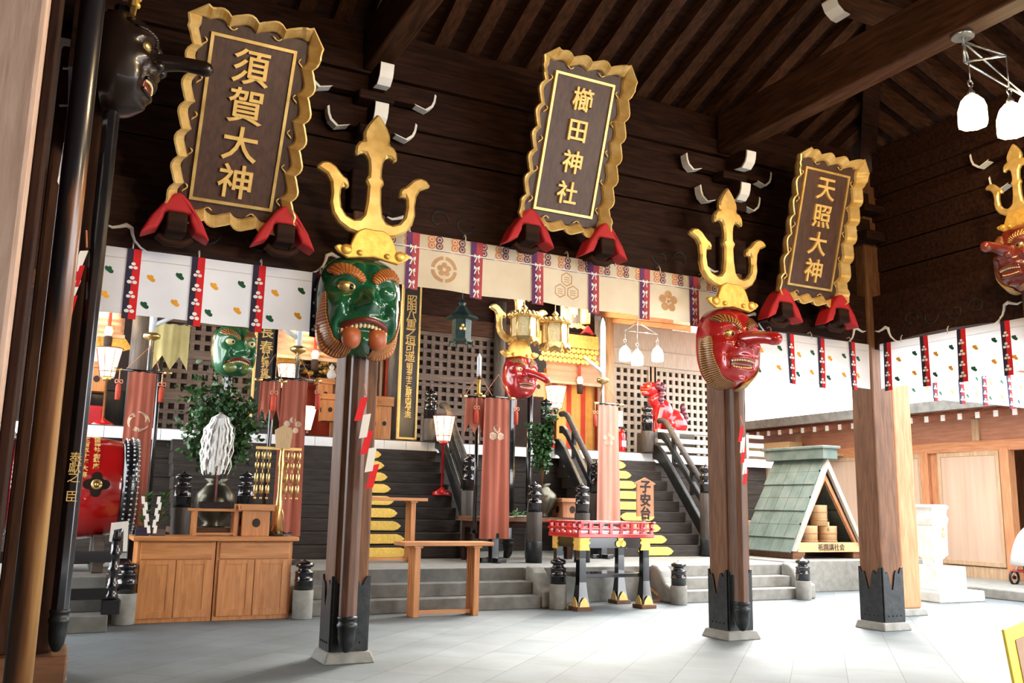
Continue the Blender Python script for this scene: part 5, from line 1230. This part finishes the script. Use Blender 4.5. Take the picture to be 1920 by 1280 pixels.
mm = MB(); hw_ = (X(537)-X(503))/2; mm.plate([(-hw_*.8, Z(840)), (hw_*.8, Z(840)), (hw_, Z(806)), (0, Z(796)), (-hw_, Z(806))], (p.x, yb_-.03, 0), X3, Z3, -.008, .008); mm.build('top_board', 'tubwood', t)
for px in (480, 491, 502, 536, 547, 558):
    mm = MB(); x = X(px); mm.tube([(x, yb_, Z(843)), (x, yb_, Z(935))], .003, 5)
    for a, b in ((846, 862), (866, 880), (886, 905), (908, 926)): zz, z2 = Z(b), Z(a); hh = z2-zz; mm.lathe([(.008, zz), (.024, zz+.1*hh), (.026, zz+.5*hh), (.02, zz+.85*hh), (.006, z2)], (x, yb_, 0), 10)
    mm.ell((x, yb_, Z(934)), (.016, .016, .016)); mm.build('bell_string', 'brass', t)
# two sprigs with white zigzag papers
for px, pz, lab, sd in ((268, 977, 'sprig with white zigzag paper in a blue holder at left end of the cabinets', 1), (298, 982, 'second sprig with white zigzag paper on the cabinet, nearer the tall banner', 2)):
    p = Vector((at(px, pz, YC+.2).x, YC+.2, zt)); t = thing('sprig_offering', lab, 'sprig', p, None)
    mm = MB(); mm.box((p.x-.07, p.y-.05, zt), (p.x+.07, p.y+.05, zt+.07)); mm.build('holder', 'navy' if sd == 1 else 'grey'+'x', t, bevel=.005)
    rr = random.Random(sd); st = MB(); lf = MB(); h = .42
    st.tube([(p.x, p.y, zt+.06), (p.x+.02*sd, p.y, zt+h)], .006, 5)
    for k in range(90):
        u = rr.uniform(.15, 1); c = Vector((p.x+.02*sd*u, p.y, zt+.06+h*u*.9)); an = rr.uniform(0, 2*pi); d = Vector((cos(an), sin(an)*.6, rr.uniform(-.1, .6))).normalized(); e = d.cross(Z3).normalized()*.018; L_ = rr.uniform(.07, .12); lf.add([c, c+d*L_*.5+e, c+d*L_, c+d*L_*.5-e], [(0, 1, 2, 3)])
    st.build('stem', 'midz', t); lf.build('leaves', 'sprig', t)
    mm = MB(); q = Vector((p.x-.02, p.y-.09, zt+h*1.0))
    for k in range(6):
        s_ = 1 if k % 2 else -1; n = q+Vector((.012*(1 if sd == 1 else -.5), -.002, -.062)); mm.add([q+Vector((-.017+s_*.010, 0, 0)), q+Vector((.017+s_*.010, 0, 0)), n+Vector((.017+s_*.010, 0, -.02)), n+Vector((-.017+s_*.010, 0, -.02))], [(0, 1, 2, 3)]); q = n
    mm.build('zigzag_paper', 'paper', t, solid=.002)

# ================================================================== the two plain wooden tables
def plain_table(label, xl, xr, ytop, Y, z0, depth=.34, lp=(.09, .27)):
    a, b = at(xl, ytop, Y), at(xr, ytop, Y); z = (a.z+b.z)/2; t = thing('wooden_table', label, 'table', ((a.x+b.x)/2, Y+depth/2, z0))
    mm = MB(); mm.box((a.x, Y-.02, z-.045), (b.x, Y+depth, z)); mm.build('top', 'warmx', t, bevel=.005)
    L_ = b.x-a.x
    for f in (.17, .83):
        x = a.x+L_*f; mm = MB()
        for k in range(4): mm.box((x-.035, Y+.03+k*.062, z0), (x+.035, Y+.03+k*.062+.046, z-.045))
        mm.box((x-.024, Y+.035, z0), (x+.024, Y+.25, z-.05)); mm.box((x-.055, Y+.01, z-.07), (x+.055, Y+.28, z-.045)); mm.build('leg', 'warmz', t, bevel=.004)
    mm = MB(); mm.box((a.x+L_*.16, Y+.09, z0+.03), (a.x+L_*.84, Y+.13, z0+.07)); mm.build('stretcher', 'warmx', t)
plain_table('plain wooden table with slatted legs standing on the paving before the wide steps', 757, 925, 1016, 10.22, 0)
plain_table('plain wooden table on the platform behind the green-masked post', 655, 802, 932, 12.35, .48)

# ================================================================== red-railed lacquer table
Y0, Y1 = 10.32, 11.02; x0, x1 = at(1089, 1100, 10.37).x-.05, at(1208, 1100, 10.37).x+.05; t = thing('lacquer_table', 'black-legged lacquer table with a bright red railing around its top', 'table', ((x0+x1)/2, (Y0+Y1)/2, 0))
zr1 = at(1150, 977, Y0).z; zr0 = at(1150, 1005, Y0).z; za = at(1150, 1027, Y0).z
mm = MB(); mm.box((x0-.05, Y0-.05, zr0-.02), (x1+.05, Y1+.05, zr0+.035)); mm.build('red_top', 'redlac', t, bevel=.008)
mm = MB(); mm.box((x0+.02, Y0+.02, zr0+.035), (x1-.02, Y1-.02, zr0+.05)); mm.build('white_cloth', 'white', t)
mm = MB(); rl = .03
for zz, ov in ((zr1-.02, .09), (zr0+.095, .07)):
    for yy in (Y0-.02, Y1+.02): mm.box((x0-ov, yy-rl/2, zz-rl/2), (x1+ov, yy+rl/2, zz+rl/2))
    for xx in (x0-.02, x1+.02): mm.box((xx-rl/2, Y0-ov, zz-rl/2), (xx+rl/2, Y1+ov, zz+rl/2))
rail = mm.build('railing', 'redlac', t, bevel=.006)
for i in range(8):
    for yy in (Y0-.02, Y1+.02): x = x0-.02+(x1-x0+.04)*i/7; mm = MB(); mm.box((x-.02, yy-.02, zr0+.03), (x+.02, yy+.02, zr1-.01)); mm.build('baluster', 'redlac', rail)
for i in range(1, 5):
    for xx in (x0-.02, x1+.02): y = Y0-.02+(Y1-Y0+.04)*i/5; mm = MB(); mm.box((xx-.02, y-.02, zr0+.03), (xx+.02, y+.02, zr1-.01)); mm.build('baluster', 'redlac', rail)
mm = MB(); mm.box((x0, Y0, za), (x1, Y0+.04, zr0-.02)); mm.box((x0, Y1-.04, za), (x1, Y1, zr0-.02)); mm.box((x0, Y0, za), (x0+.04, Y1, zr0-.02)); mm.box((x1-.04, Y0, za), (x1, Y1, zr0-.02)); mm.build('apron', 'lacquer', t)
for xx in (x0, x1):
    for yy in (Y0, Y1):
        mm = MB(); s = .05; prof = [(0, .085), (.12, .066), (.3, .05), (.6, .046), (za+.05, .05)]
        cx, cy = xx+(.05 if xx == x0 else -.05), yy+(.05 if yy == Y0 else -.05)
        for (z, r_), (z2, r2) in zip(prof, prof[1:]): mm.add([(cx+i*r_, cy+j*r_, z+.05) for i, j in BASE_PTS]+[(cx+i*r2, cy+j*r2, z2+.05) for i, j in BASE_PTS], [(0, 3, 2, 1), (4, 5, 6, 7), (0, 1, 5, 4), (1, 2, 6, 5), (2, 3, 7, 6), (3, 0, 4, 7)])
        leg = mm.build('leg', 'lacquer', t)
        mm = MB(); mm.box((cx-.115, cy-.115, 0), (cx+.115, cy+.115, .05)); mm.build('foot_block', 'midx', leg, bevel=.006)
        mm = MB(); mm.plate([(-.07, 0), (.07, 0), (.06, .05), (.03, .09), (0, .12), (-.03, .09), (-.06, .05)], (cx, cy-.092, .05), X3, Z3, -.006, .006); mm.plate([(-.07, 0), (.07, 0), (.06, .05), (.03, .09), (0, .12), (-.03, .09), (-.06, .05)], (cx-.092, cy, .05), Vector((0, -1, 0)), Z3, -.006, .006); mm.build('gold_foot_plate', 'goldpaint', leg)
        h_ = zr0-.02-za; o_ = [(0, -.03), (.15, -.03), (.13, h_*.3), (.16, h_*.5), (.13, h_*.75), (.16, h_), (0, h_)]; mm = MB(); sx = 1 if xx == x0 else -1; sy = 1 if yy == Y0 else -1
        mm.plate([(a*sx, b) for a, b in o_], (xx-.002*sx, yy-.004*sy, za), X3, Z3, -.008, .008); mm.plate([(a*-sy, b) for a, b in o_], (xx-.004*sx, yy-.002*sy, za), Vector((0, -1, 0)), Z3, -.008, .008); mm.build('gold_corner_fitting', 'goldleaf', t)
mm = MB(); c = ((x0+x1)/2+.08, Y0-.008, (za+zr0)/2)
for k in range(3): q = pi/2+k*2*pi/3; mm.plate(circ(.042, 14, (.042*cos(q), .042*sin(q))), c, X3, Z3, 0, .008)
mm.build('gold_crest', 'goldleaf', t)
mm = MB(); mm.box((x0+.06, Y0+.06, .40), (x1-.06, Y1-.06, .45)); mm.build('lower_shelf', 'lacquer', t, bevel=.005)
# 子安台 tablet sign
ys = 11.10; p = at(1208, 968, ys); zt2 = at(1208, 898, ys).z; hw_ = .145; t = thing('tablet_sign', 'wooden tablet sign with roofed top and brush writing, right of the red table', 'sign', (p.x, ys, 0))
mm = MB(); mm.plate([(-hw_, p.z), (hw_, p.z), (hw_, zt2-.06), (0, zt2), (-hw_, zt2-.06)], (p.x, ys-.02, 0), X3, Z3, -.012, .012); mm.build('tablet', 'cedarz', t)
mm = MB()
for s in (-1, 1): mm.tube([(p.x+s*(hw_+.03), ys-.02, zt2-.07), (p.x, ys-.02, zt2+.012)], .016, 4, smooth=False)
mm.build('little_roof', 'cedarx', t)
text_mb('子安台', .19, (p.x, ys-.034, (p.z+zt2)/2-.03), X3, Z3, depth=.005, bold=.006, vertical=True, spacing=.98).build('lettering', 'ink', t)
mm = MB(); mm.box((p.x-.022, ys-.01, .02), (p.x+.022, ys+.03, p.z+.1)); mm.build('pole', 'cedarz', t)
mm = MB()
mm.tube([(p.x-.22, ys-.15, .02), (p.x, ys+.01, .25)], .02, 4, smooth=False); mm.tube([(p.x+.22, ys-.15, .02), (p.x, ys+.01, .25)], .02, 4, smooth=False); mm.tube([(p.x-.24, ys-.15, .02), (p.x+.24, ys-.15, .02)], .02, 4, smooth=False); mm.build('foot_frame', 'cedarx', t)

# ================================================================== great drum at left
stone_steps('grey stone steps at far left below the great red drum', -1.6, .60, y0=10.05, n=3, rise=.16, tread=.34)
c = at(165, 912, 11.75); R_ = .60; xe = at(236, 910, 11.75).x; L_ = 1.25; ax = Matrix(((0, 0, 1), (1, 0, 0), (0, 1, 0))); zc = c.z
t = thing('great_drum', 'great red lacquered drum with gold writing and black studded rim, at left', 'drum', (xe-L_/2, 11.75, .9))
prof = [(R_*.86+R_*.14*sin(pi*k/12), k/12*L_) for k in range(13)]
mm = MB(); mm.lathe(prof, (xe-L_, 11.75, zc), 48, axis=ax); mm.build('barrel', 'drumred', t)
for nm, xx, s in (('rim', xe, 1), ('rim', xe-L_, -1)):
    mm = MB(); r0 = R_*.88; mm.lathe([(r0, -.02), (r0*1.06, .0), (r0*1.10, .07), (r0*1.06, .13), (r0*.99, .15)], (xx-(.06 if s > 0 else .09), 11.75, zc), 48, axis=ax); rim = mm.build(nm, 'lacquer', t)
    mm = MB()
    for k in range(56):
        a = 2*pi*k/56
        for dx, rr_ in ((-.03, 1.075), (.035, 1.10), (.09, 1.07)): mm.ell((xx+dx-.0, 11.75+r0*rr_*cos(a), zc+r0*rr_*sin(a)), (.014, .014, .014), nu=6, nv=4)
    mm.build('stud', 'steel', rim, kind='stuff')
    mm = MB(); mm.lathe([(.01, 0), (r0*.98, 0), (r0*.98, .01), (.01, .012)], (xx+s*.085, 11.75, zc), 40, axis=ax); mm.build('drumhead', 'cream', t)
tx = MB()
for col, (body, px) in enumerate((('櫛田神社御鎮座', 178), ('千二百五十年大祭', 158))):
    xq = at(px, 860, 11.75).x
    for i, ch in enumerate(body):
        a = radians(68-i*7.6-col*3); xr_ = (xq-(xe-L_))/L_; rad = R_*(.86+.14*sin(pi*min(1, max(0, xr_))))+.003; n = Vector((0, -cos(a), sin(a))); ey = Vector((0, sin(a), cos(a)))
        text_mb(ch, .068, Vector((xq, 11.75, zc))+n*rad, X3, ey, depth=.006, bold=.0015, mb=tx)
tx.build('gold_lettering', 'goldpaint', t)
a = radians(2); n = Vector((0, -cos(a), sin(a))); xq = at(180, 915, 11.2).x; pz = Vector((xq, 11.75, zc))+n*(R_*.98)
mm = MB(); 
for k in range(4): q = k*pi/2; mm.plate([(.085*cos(q)+.055*cos(j*pi/6), .085*sin(q)+.055*sin(j*pi/6)) for j in range(12)], pz, X3, Z3, 0, .012)
mm.plate(circ(.09, 20), pz, X3, Z3, 0, .018); fit = mm.build('ring_plate', 'maskblack', t)
mm = MB(); mm.tube([pz+Vector((.045*cos(k*pi/8), -.04, .045*sin(k*pi/8))) for k in range(17)], .014, 8); mm.ell(pz+Vector((0, -.02, 0)), (.03, .03, .03)); mm.build('ring_handle', 'brass', fit)
mm = MB()
for xx in (xe-.25, xe-1.0): mm.plate([(-.55, .481), (.55, .481), (.55, .62), (.42, .80), (.30, zc-.53), (.0, zc-.605), (-.30, zc-.53), (-.42, .80), (-.55, .62)], (xx, 11.75, 0), Y3, Z3, -.06, .06)
mm.box((xe-1.1, 11.68, .55), (xe-.15, 11.82, .68)); mm.build('cradle', 'greyx', t, bevel=.01)
p = at(203, 1178, 10.2); t = thing('lacquer_railing', 'black lacquer railing post with turned knobs at far left, in front of the red drum', 'railing', (p.x, 10.2, .16)); zt3 = at(203, 985, 10.2).z
mm = MB(); mm.box((p.x-.09, 10.11, .161), (p.x+.09, 10.29, .30)); mm.build('base', 'lacquer', t, bevel=.012)
pr_ = [(.055, .30), (.07, .32), (.05, .36)]
for k in range(4): zz = .40+k*.16; pr_ += [(.045, zz), (.062, zz+.03), (.045, zz+.06)]
pr_ += [(.05, zt3-.15), (.075, zt3-.11), (.055, zt3-.07), (.07, zt3-.02), (.02, zt3)]
mm = MB(); mm.lathe(pr_, (p.x, 10.2, 0), 16); mm.build('post', 'lacquer', t)
for zz in (.66, .30):
    mm = MB(); mm.box((-1.3, 10.17, zz), (p.x, 10.23, zz+.11)); mm.build('rail', 'lacquer', t, bevel=.006)
mm = MB(); q = Vector((p.x, 10.1, zt3)); mm.add([q+Vector((-.07, 0, .03)), q+Vector((.09, 0, .05)), q+Vector((.10, -.01, -.25)), q+Vector((.06, -.01, -.25)), q+Vector((.05, -.0, -.02)), q+Vector((-.04, 0, -.04)), q+Vector((-.05, 0, -.16)), q+Vector((-.075, 0, -.15))], [(0, 1, 2, 3, 4, 5, 6, 7)]); mm.build('folded_paper', 'paper', t, solid=.003)

# ================================================================== green-roofed shelter with tubs
YS = 12.0; f = lambda px, py: at(px, py, YS)
bl, br, ap = f(1481, 1034), f(1619, 1031), f(1553, 858); D = 1.25; zB = (bl.z+br.z)/2; xc = (bl.x+br.x)/2; hwid = (br.x-bl.x)/2; H = ap.z-zB
t = thing('tub_shelter', 'steep A-shaped shelter with weathered green copper roof at right, holding wooden tubs', 'shelter', (xc, YS+D/2, .5))
for s in (-1, 1):
    mm = MB(); n = 7
    for k in range(n):
        u0, u1 = k/n, (k+1)/n+.02; p0 = Vector((xc+s*hwid*u0, YS-.04, ap.z-H*u0)); p1 = Vector((xc+s*hwid*u1, YS-.04, ap.z-H*u1)); nn = Vector((s*H, 0, hwid)).normalized(); th = .02+.012*(k % 2)
        for j in range(5):
            y0_, y1_ = YS-.04+D*j/5+.004, YS-.04+D*(j+1)/5-.004; o = [Vector((q.x, yy, q.z))+nn*(th+lift) for q, lift in ((p0, 0), (p1, .018)) for yy in (y0_, y1_)]; lo_ = [v_-nn*.035 for v_ in o]
            mm.add(o+lo_, [(0, 1, 3, 2), (4, 6, 7, 5), (0, 2, 6, 4), (1, 5, 7, 3), (0, 4, 5, 1), (2, 3, 7, 6)])
    mm.build('copper_roof', 'copper', t)
    for w_, off, yy, nm in ((.085, 0, YS-.06, 'bargeboard'), (.06, .13, YS+.02, 'inner_rafter')):
        mm = MB(); a_ = Vector((s*hwid, -H)).normalized(); nrm = Vector((-a_.y, a_.x))*(1 if s > 0 else -1)
        p0 = Vector((0, ap.z-off*2.0)); p1 = Vector((s*(hwid-off*.55), zB+.0)) 
        dd = (p1-p0).normalized(); n2 = Vector((-dd.y, dd.x)); n2 = n2 if n2.y < 0 else -n2
        mm.plate([(p0.x, p0.y), (p1.x, p1.y), (p1.x+n2.x*w_, p1.y+n2.y*w_ if False else p1.y), (p0.x, p0.y-w_*2.2)], (xc, yy, 0), X3, Z3, -.03, .03); mm.build(nm, 'palegreyz' if nm == 'bargeboard' else 'cedarz', t)
mm = MB(); mm.box((xc-.17, YS-.16, ap.z-.03), (xc+.17, YS+D+.05, ap.z+.17)); mm.box((xc-.21, YS-.2, ap.z+.15), (xc+.21, YS+D+.1, ap.z+.20)); mm.build('ridge_cap', 'copper', t, bevel=.01)
mm = MB(); mm.box((xc-hwid*.82, YS-.03, zB-.02), (xc+hwid*.86, YS+.03, zB+.145)); mm.build('name_board', 'tubwood', t, bevel=.006)
text_mb('祇園講社会', .125, (xc+.06, YS-.035, zB+.065), X3, Z3, depth=.004, bold=.0).build('lettering', 'ink', t)
mm = MB(); mm.box((xc-hwid*.86, YS+.04, zB+.0), (xc+hwid*.86, YS+D-.1, zB+.05)); mm.build('floor_board', 'midx', t)
mm = MB(); mm.plate([(-hwid*.9, zB+.05), (hwid*.9, zB+.05), (0, ap.z-.1)], (xc, YS+D-.1, 0), X3, Z3, -.02, .02); mm.build('back_board', 'cedarz', t)
for x in (xc-hwid*.95, xc+hwid*.68): mm = MB(); mm.box((x, YS-.02, .501), (x+.26, YS+D-.1, zB)); mm.build('foot_beam', 'midx', t)
def tub(px, pb, r, h, lab, z=None):
    p = at(px, pb, YS+.28); zz = p.z if z is None else z; g = thing('wooden_tub', lab, 'tub', (p.x, YS+.28, zz), 'tubs in the shelter')
    mm = MB(); mm.lathe([(r*.94, zz+.001), (r, zz+h*.9), (r*1.02, zz+h), (r*.9, zz+h), (r*.88, zz+h*.92)], (p.x, YS+.28, 0), 28); mm.build('staves', 'tubwood', g)
    mm = MB()
    for q in (.25, .62): mm.lathe([(r*1.0, zz+h*q), (r*1.02, zz+h*q+.01), (r*1.0, zz+h*q+.025)], (p.x, YS+.28, 0), 28)
    mm.build('hoop', 'cedarx', g)
    mm = MB(); mm.tube([(p.x+r*.6, YS+.28-r*.85, zz+h*.2), (p.x+r*.6, YS+.28-r*.85, zz-.08 if z else zz+.02)], .022, 8); mm.build('spout', 'tubwood', g)
    return zz+h
tub(1515, 1010, .165, .37, 'lower left wooden tub in the green-roofed shelter', zB+.051); tt = tub(1551, 1010, .17, .37, 'lower right wooden tub in the green-roofed shelter', zB+.051); tub(1535, 972, .15, .36, 'upper wooden tub stacked in the green-roofed shelter', tt+.001)

# ================================================================== stone lantern
YL = 10.1; p = at(1752, 1105, YL); x, y = p.x, YL; t = thing('stone_lantern', 'pale stone lantern on stepped base behind the light brown post', 'stone lantern', (x, y, 0)); zl = lambda q: at(1752, q, YL).z
def sq(mm, prof):
    for (z, r_), (z2, r2) in zip(prof, prof[1:]): mm.add([(x+i*r_, y+j*r_, z) for i, j in BASE_PTS]+[(x+i*r2, y+j*r2, z2) for i, j in BASE_PTS], [(0, 3, 2, 1), (4, 5, 6, 7), (0, 1, 5, 4), (1, 2, 6, 5), (2, 3, 7, 6), (3, 0, 4, 7)])
mm = MB(); sq(mm, [(0, .50), (zl(1103), .50)]); mm.build('lower_base', 'stonepale', t, bevel=.02); mm = MB(); sq(mm, [(zl(1103), .33), (zl(1060), .33)]); mm.build('upper_base', 'stonepale', t, bevel=.015)
mm = MB(); sq(mm, [(zl(1060), .10), (zl(1046), .11), (zl(1040), .16), (zl(985), .17)]); mm.build('body', 'stonepale', t, bevel=.01)
mm = MB(); sq(mm, [(zl(985), .17), (zl(972), .19), (zl(966), .17), (zl(955), .18), (zl(950), .20), (zl(946), .18)]); mm.build('cap', 'stonepale', t, bevel=.01)
mm = MB(); mm.ell((x+.07, y-.175, zl(1002)), (.035, .015, .045)); mm.ell((x+.07, y-.175, zl(990)), (.022, .015, .028)); mm.build('gourd_emblem', 'goldpaint', t)
# ================================================================== right-hand building
XB = 15.4
def wbox(mm, y0, y1, z0, z1, d0=0.0, d1=.1, mi=0): return mm.box((XB-d0 if d0 else XB, min(y0, y1), z0), (XB+d1, max(y0, y1), z1), mi)
m = MB(); m.box((XB, 10.9, .1), (XB+.12, 24, 2.62)); struct('wall_east', m, 'cedarz')
m = MB(); m.box((XB, 4.0, 2.62), (XB+.12, 24, 3.25)); struct('wall_east_upper', m, 'pinkcedar')
m = MB(); m.box((XB-.07, 4.0, 2.46), (XB+.1, 24, 2.66)); struct('trim_60', m, 'cedary', bevel=.01)
m = MB(); m.box((13.4, 4, 0), (XB+3, 24, .16)); struct('trim_61', m, 'stone', bevel=.02)
m = MB(); m.box((XB-.05, 10.86, .16), (XB+.08, 24, .36)); struct('trim_62', m, 'palez')
k = 0
for y in (9.05, 10.84, 12.55, 13.9, 15.6, 17.2):
    m = MB(); m.box((XB-.09, y-.09, .16), (XB+.1, y+.09, 2.5)); k += 1; struct('trim_%d' % (62+k), m, 'cedarz', bevel=.01)
for i, y in enumerate((11.4, 14.0, 16.0, 9.2)):
    m = MB(); m.box((XB-.05, y-.07, 2.66), (XB+.02, y+.07, 3.06)); struct('trim_%d' % (70+i), m, 'palez')
def slide_door(n, y0, y1, label, mats='cedarpale'):
    m = MB(); m.box((XB-.06, y0, .40), (XB-.02, y1, 2.44)); d = m.build('door_%d' % n, mats, None, kind='structure', bevel=.004)
    f = MB(); g = .07
    for q in ((y0, .38, y0+g, 2.46), (y1-g, .38, y1, 2.46), (y0+g, .38, y1-g, .46), (y0+g, 2.38, y1-g, 2.46)): f.box((XB-.075, q[0], q[1]), (XB-.02, q[2], q[3]))
    f.build('door_frame', 'palez', d, bevel=.004); return d
slide_door(1, 10.95, 12.25, ''); slide_door(2, 12.62, 13.8, ''); slide_door(3, 14.0, 15.5, ''); slide_door(4, 15.7, 17.1, '')
m = MB(); m.box((XB+1.6, 4, .16), (XB+1.7, 15, 3.3)); struct('wall_inner', m, 'midz')
m = MB(); m.box((XB+1.55, 9.3, .9), (XB+1.62, 10.2, 2.3)); w1 = struct('window_1', m, 'greenpane'); f = MB()
for q in ((9.22, .82, 9.30, 2.38), (10.2, .82, 10.28, 2.38), (9.22, 2.3, 10.28, 2.38), (9.22, .82, 10.28, .9), (9.72, .9, 9.78, 2.3)): f.box((XB+1.52, q[0], q[1]), (XB+1.63, q[2], q[3]))
f.build('window_frame', 'midz', w1)
# eaves with white-tipped rafters
m = MB(); m.plate([(14.55, 3.20), (XB+4, 3.50), (XB+4, 3.6), (14.55, 3.30)], (0, 24, 0), X3, Z3, 0, 20.5); ev = m.build('ceiling_east', 'pinkcedar', None, kind='structure')
m = MB(); m.box((14.45, 3.5, 3.17), (14.56, 24, 3.36)); m.build('fascia', 'stonedark', ev)
y = 6.2
while y < 20:
    r_ = MB(); r_.plate([(14.75, 3.02), (XB+.2, 3.22), (XB+.2, 3.30), (14.75, 3.11)], (0, y, 0), X3, Z3, -.035, .035, 0); r_.box((14.735, y-.042, 3.01), (14.752, y+.042, 3.12), 1); r_.build('rafter', ['pinkcedar', 'white'], ev); y += .36
# boxes on the shelf of the building
a = atx(1402, 850, XB-.45); m = MB(); m.box((XB-.6, 14.6, 2.50), (XB-.05, 19.5, 2.56)); sh = m.build('wall_shelf', 'palex', None); tag(sh, 'long pale wooden shelf high on the right building, behind the shelter', 'shelf')
for i, (pa_, pb_, lab) in enumerate(((1398, 1424, 'left pale wooden box on the high shelf beside the red-white streamer'), (1433, 1480, 'right pale wooden box on the high shelf left of the shelter ridge'))):
    y0_, y1_ = atx(pa_, 850, XB-.5).y, atx(pb_, 850, XB-.5).y; m = MB(); m.box((XB-.5, min(y0_, y1_), 2.561), (XB-.1, max(y0_, y1_), 2.561+.30)); o = m.build('wooden_box', 'tubwood', None, bevel=.01); tag(o, lab, 'box')
# fence pieces left of the shelter
t = thing('low_fence', 'low pale fence between red-masked post and the green-roofed shelter', 'fence', (11.6, 13.4, .5)); 
for zz in (.72, 1.02): m = MB(); m.box((10.9, 13.38, zz), (13.6, 13.44, zz+.09)); m.build('rail', 'palex', t, bevel=.008)
m = MB()
for x in (11.0, 12.2, 13.4): m.box((x, 13.37, .501), (x+.08, 13.45, 1.12))
m.build('fence_post', 'palez', t)
# pushchair at the edge
p = atx(1915, 1030, 14.6); t = thing('pushchair', 'pushchair with grey rain cover and red frame at the right edge, in the doorway', 'pushchair', (14.9, p.y, .16)); x, y = 14.9, p.y
for dx, dy in ((-.25, -.2), (-.25, .2), (.25, -.2), (.25, .2)):
    m = MB(); m.tube([(x+dx+.11*cos(k*pi/8), y+dy, .27+.11*sin(k*pi/8)) for k in range(17)], .022, 8); m.cyl((x+dx, y+dy-.02, .27), (x+dx, y+dy+.02, .27), .03); m.build('wheel', 'iron', t)
m = MB()
for dy in (-.22, .22): m.tube([(x-.25, y+dy, .3), (x+.2, y+dy, .75), (x+.35, y+dy, 1.05)], .014, 8); m.tube([(x+.25, y+dy, .3), (x-.2, y+dy, .7)], .014, 8); m.tube([(x-.3, y+dy, .38), (x+.3, y+dy, .38)], .016, 8, 1)
m.tube([(x+.35, y-.22, 1.05), (x+.35, y+.22, 1.05)], .018, 8); m.tube([(x-.3, y-.22, .38), (x-.3, y+.22, .38)], .016, 8, 1); m.build('frame', ['steel', 'redlac'], t)
m = MB(); m.grid(lambda u, v: (x-.28+.5*u-.12*sin(v*pi)*(1-u), y-.24+.48*v, .48+.55*u**.6+.14*sin(v*pi)*sin(u*pi)+.12*sin(u*pi)), 12, 10); m.build('rain_cover', 'shroud', t, solid=.01)
m = MB(); m.box((x-.18, y-.2, .5), (x+.15, y+.2, .56)); m.build('seat', 'iron', t, bevel=.02)
# yellow-edged sign at lower right corner
YQ = 4.7; q = [at(a, b, YQ) for a, b in ((1880, 1180), (1985, 1136), (2015, 1330), (1910, 1330))]; c = sum(q, Vector())/4
t = thing('yellow_sign', 'brown sign panel with wide yellow edge at the lower right corner', 'sign', (c.x, YQ, 0)); en = Vector((0, -1, 0))
def ring(qs, k): return [c+(p-c)*k for p in qs]
m = MB(); m.plate([(p.x, p.z) for p in q], (0, YQ, 0), X3, Z3, -.015, .01); m.build('yellow_edge', 'signyellow', t, bevel=.006)
m = MB(); m.plate([(p.x, p.z) for p in ring(q, .70)], (0, YQ-.012, 0), X3, Z3, 0, .004); m.build('panel', 'signbrown', t)
m = MB(); zm = min(p.z for p in q)
for x in (q[3].x+.03, q[2].x-.06): m.tube([(x, YQ+.03, .0), (x, YQ+.03, max(.1, zm)+.25)], .016, 8)
m.build('leg', 'steel', t)

# ================================================================== clusters of milk-glass lamps
def bell(mm, fr, p, r, h):
    mm.lathe([(r*.96, p.z), (r*1.0, p.z+h*.12), (r*.98, p.z+h*.55), (r*.80, p.z+h*.78), (r*.42, p.z+h*.96), (r*.2, p.z+h)], (p.x, p.y, 0), 8, smooth=False)
    fr.lathe([(r*.30, p.z+h*.97), (r*.25, p.z+h*1.1), (.012, p.z+h*1.2), (.012, p.z+h*1.3)], (p.x, p.y, 0), 10)
    fr.tube([(p.x+.03*cos(k*pi/6), p.y, p.z+h*1.38+.03*sin(k*pi/6)) for k in range(13)], .006, 5)
def cluster(label, lamps, hub, ztop, r, h, en):
    t = thing('lamp_cluster', label, 'hanging lamps', (hub.x, hub.y, hub.z)); fr = MB()
    for p in lamps:
        mm = MB(); bell(mm, fr, p, r, h); mm.build('glass_shade', 'glowlamp', t)
        arm = Vector((p.x, p.y, hub.z+.02)); fr.tube([(p.x, p.y, p.z+h*1.42), arm], .006, 5); fr.tube([arm, hub+Vector((0, 0, .18))], .010, 6); fr.tube([arm, hub], .010, 6)
        point_lamp('lamp_light', (p.x, p.y, p.z-.08), en)
    fr.tube([hub, Vector((hub.x, hub.y, ztop))], .012, 8); fr.cyl((hub.x, hub.y, ztop-.03), (hub.x, hub.y, ztop), .09)
    fr.build('metal_frame', 'steel', t)
L1 = [at(1825, 236, 4.62), at(1899, 252, 4.42), at(1935, 225, 4.85)]
hub = Vector((sum(p.x for p in L1)/3, sum(p.y for p in L1)/3, L1[0].z+.56)); hub.x = 6.43
cluster('three glowing milk-glass lamps hanging from the beam at upper right', L1, hub, 5.244, .115, .27, 20)
for k, (hx, hy, lab, e) in enumerate(((2.305, 3.5, 'three added milk-glass fill lamps hanging unseen from the left tie beam, above the view', 24), (4.3, .6, 'three added milk-glass fill lamps hanging unseen behind the viewpoint', 22))):  # added clusters out of view, front fill for plaques and masks
    hub = Vector((hx, hy, 5.0)); cluster(lab, [hub+Vector((.28*cos(q), .28*sin(q), -.55)) for q in (.4, 2.5, 4.6)], hub, 5.244 if k == 0 else roof_z(hx, hy)-.02, .115, .27, e)
L2 = [at(1172, 676, 14.2), at(1195, 684, 13.9), at(1233, 677, 14.2)]
hub = Vector((at(1195, 625, 14.1).x, 14.1, at(1195, 622, 14.1).z)); cluster('three glowing milk-glass lamps under the far eave, left of the red-masked post', L2, hub, RZ(14.1) if hub.x < 10.7 else 4.78+(14.1-13.9)*.232, .115, .28, 18)
# warm light of the inner halls (their lamps)
for px, Y, e in ((200, 16.8, 25), (590, 16.6, 40), (1060, 16.4, 40)):
    q = at(px, 600, Y); point_lamp('inner_hall_light', (q.x, Y-.4, q.z+.1), e, r=.15)
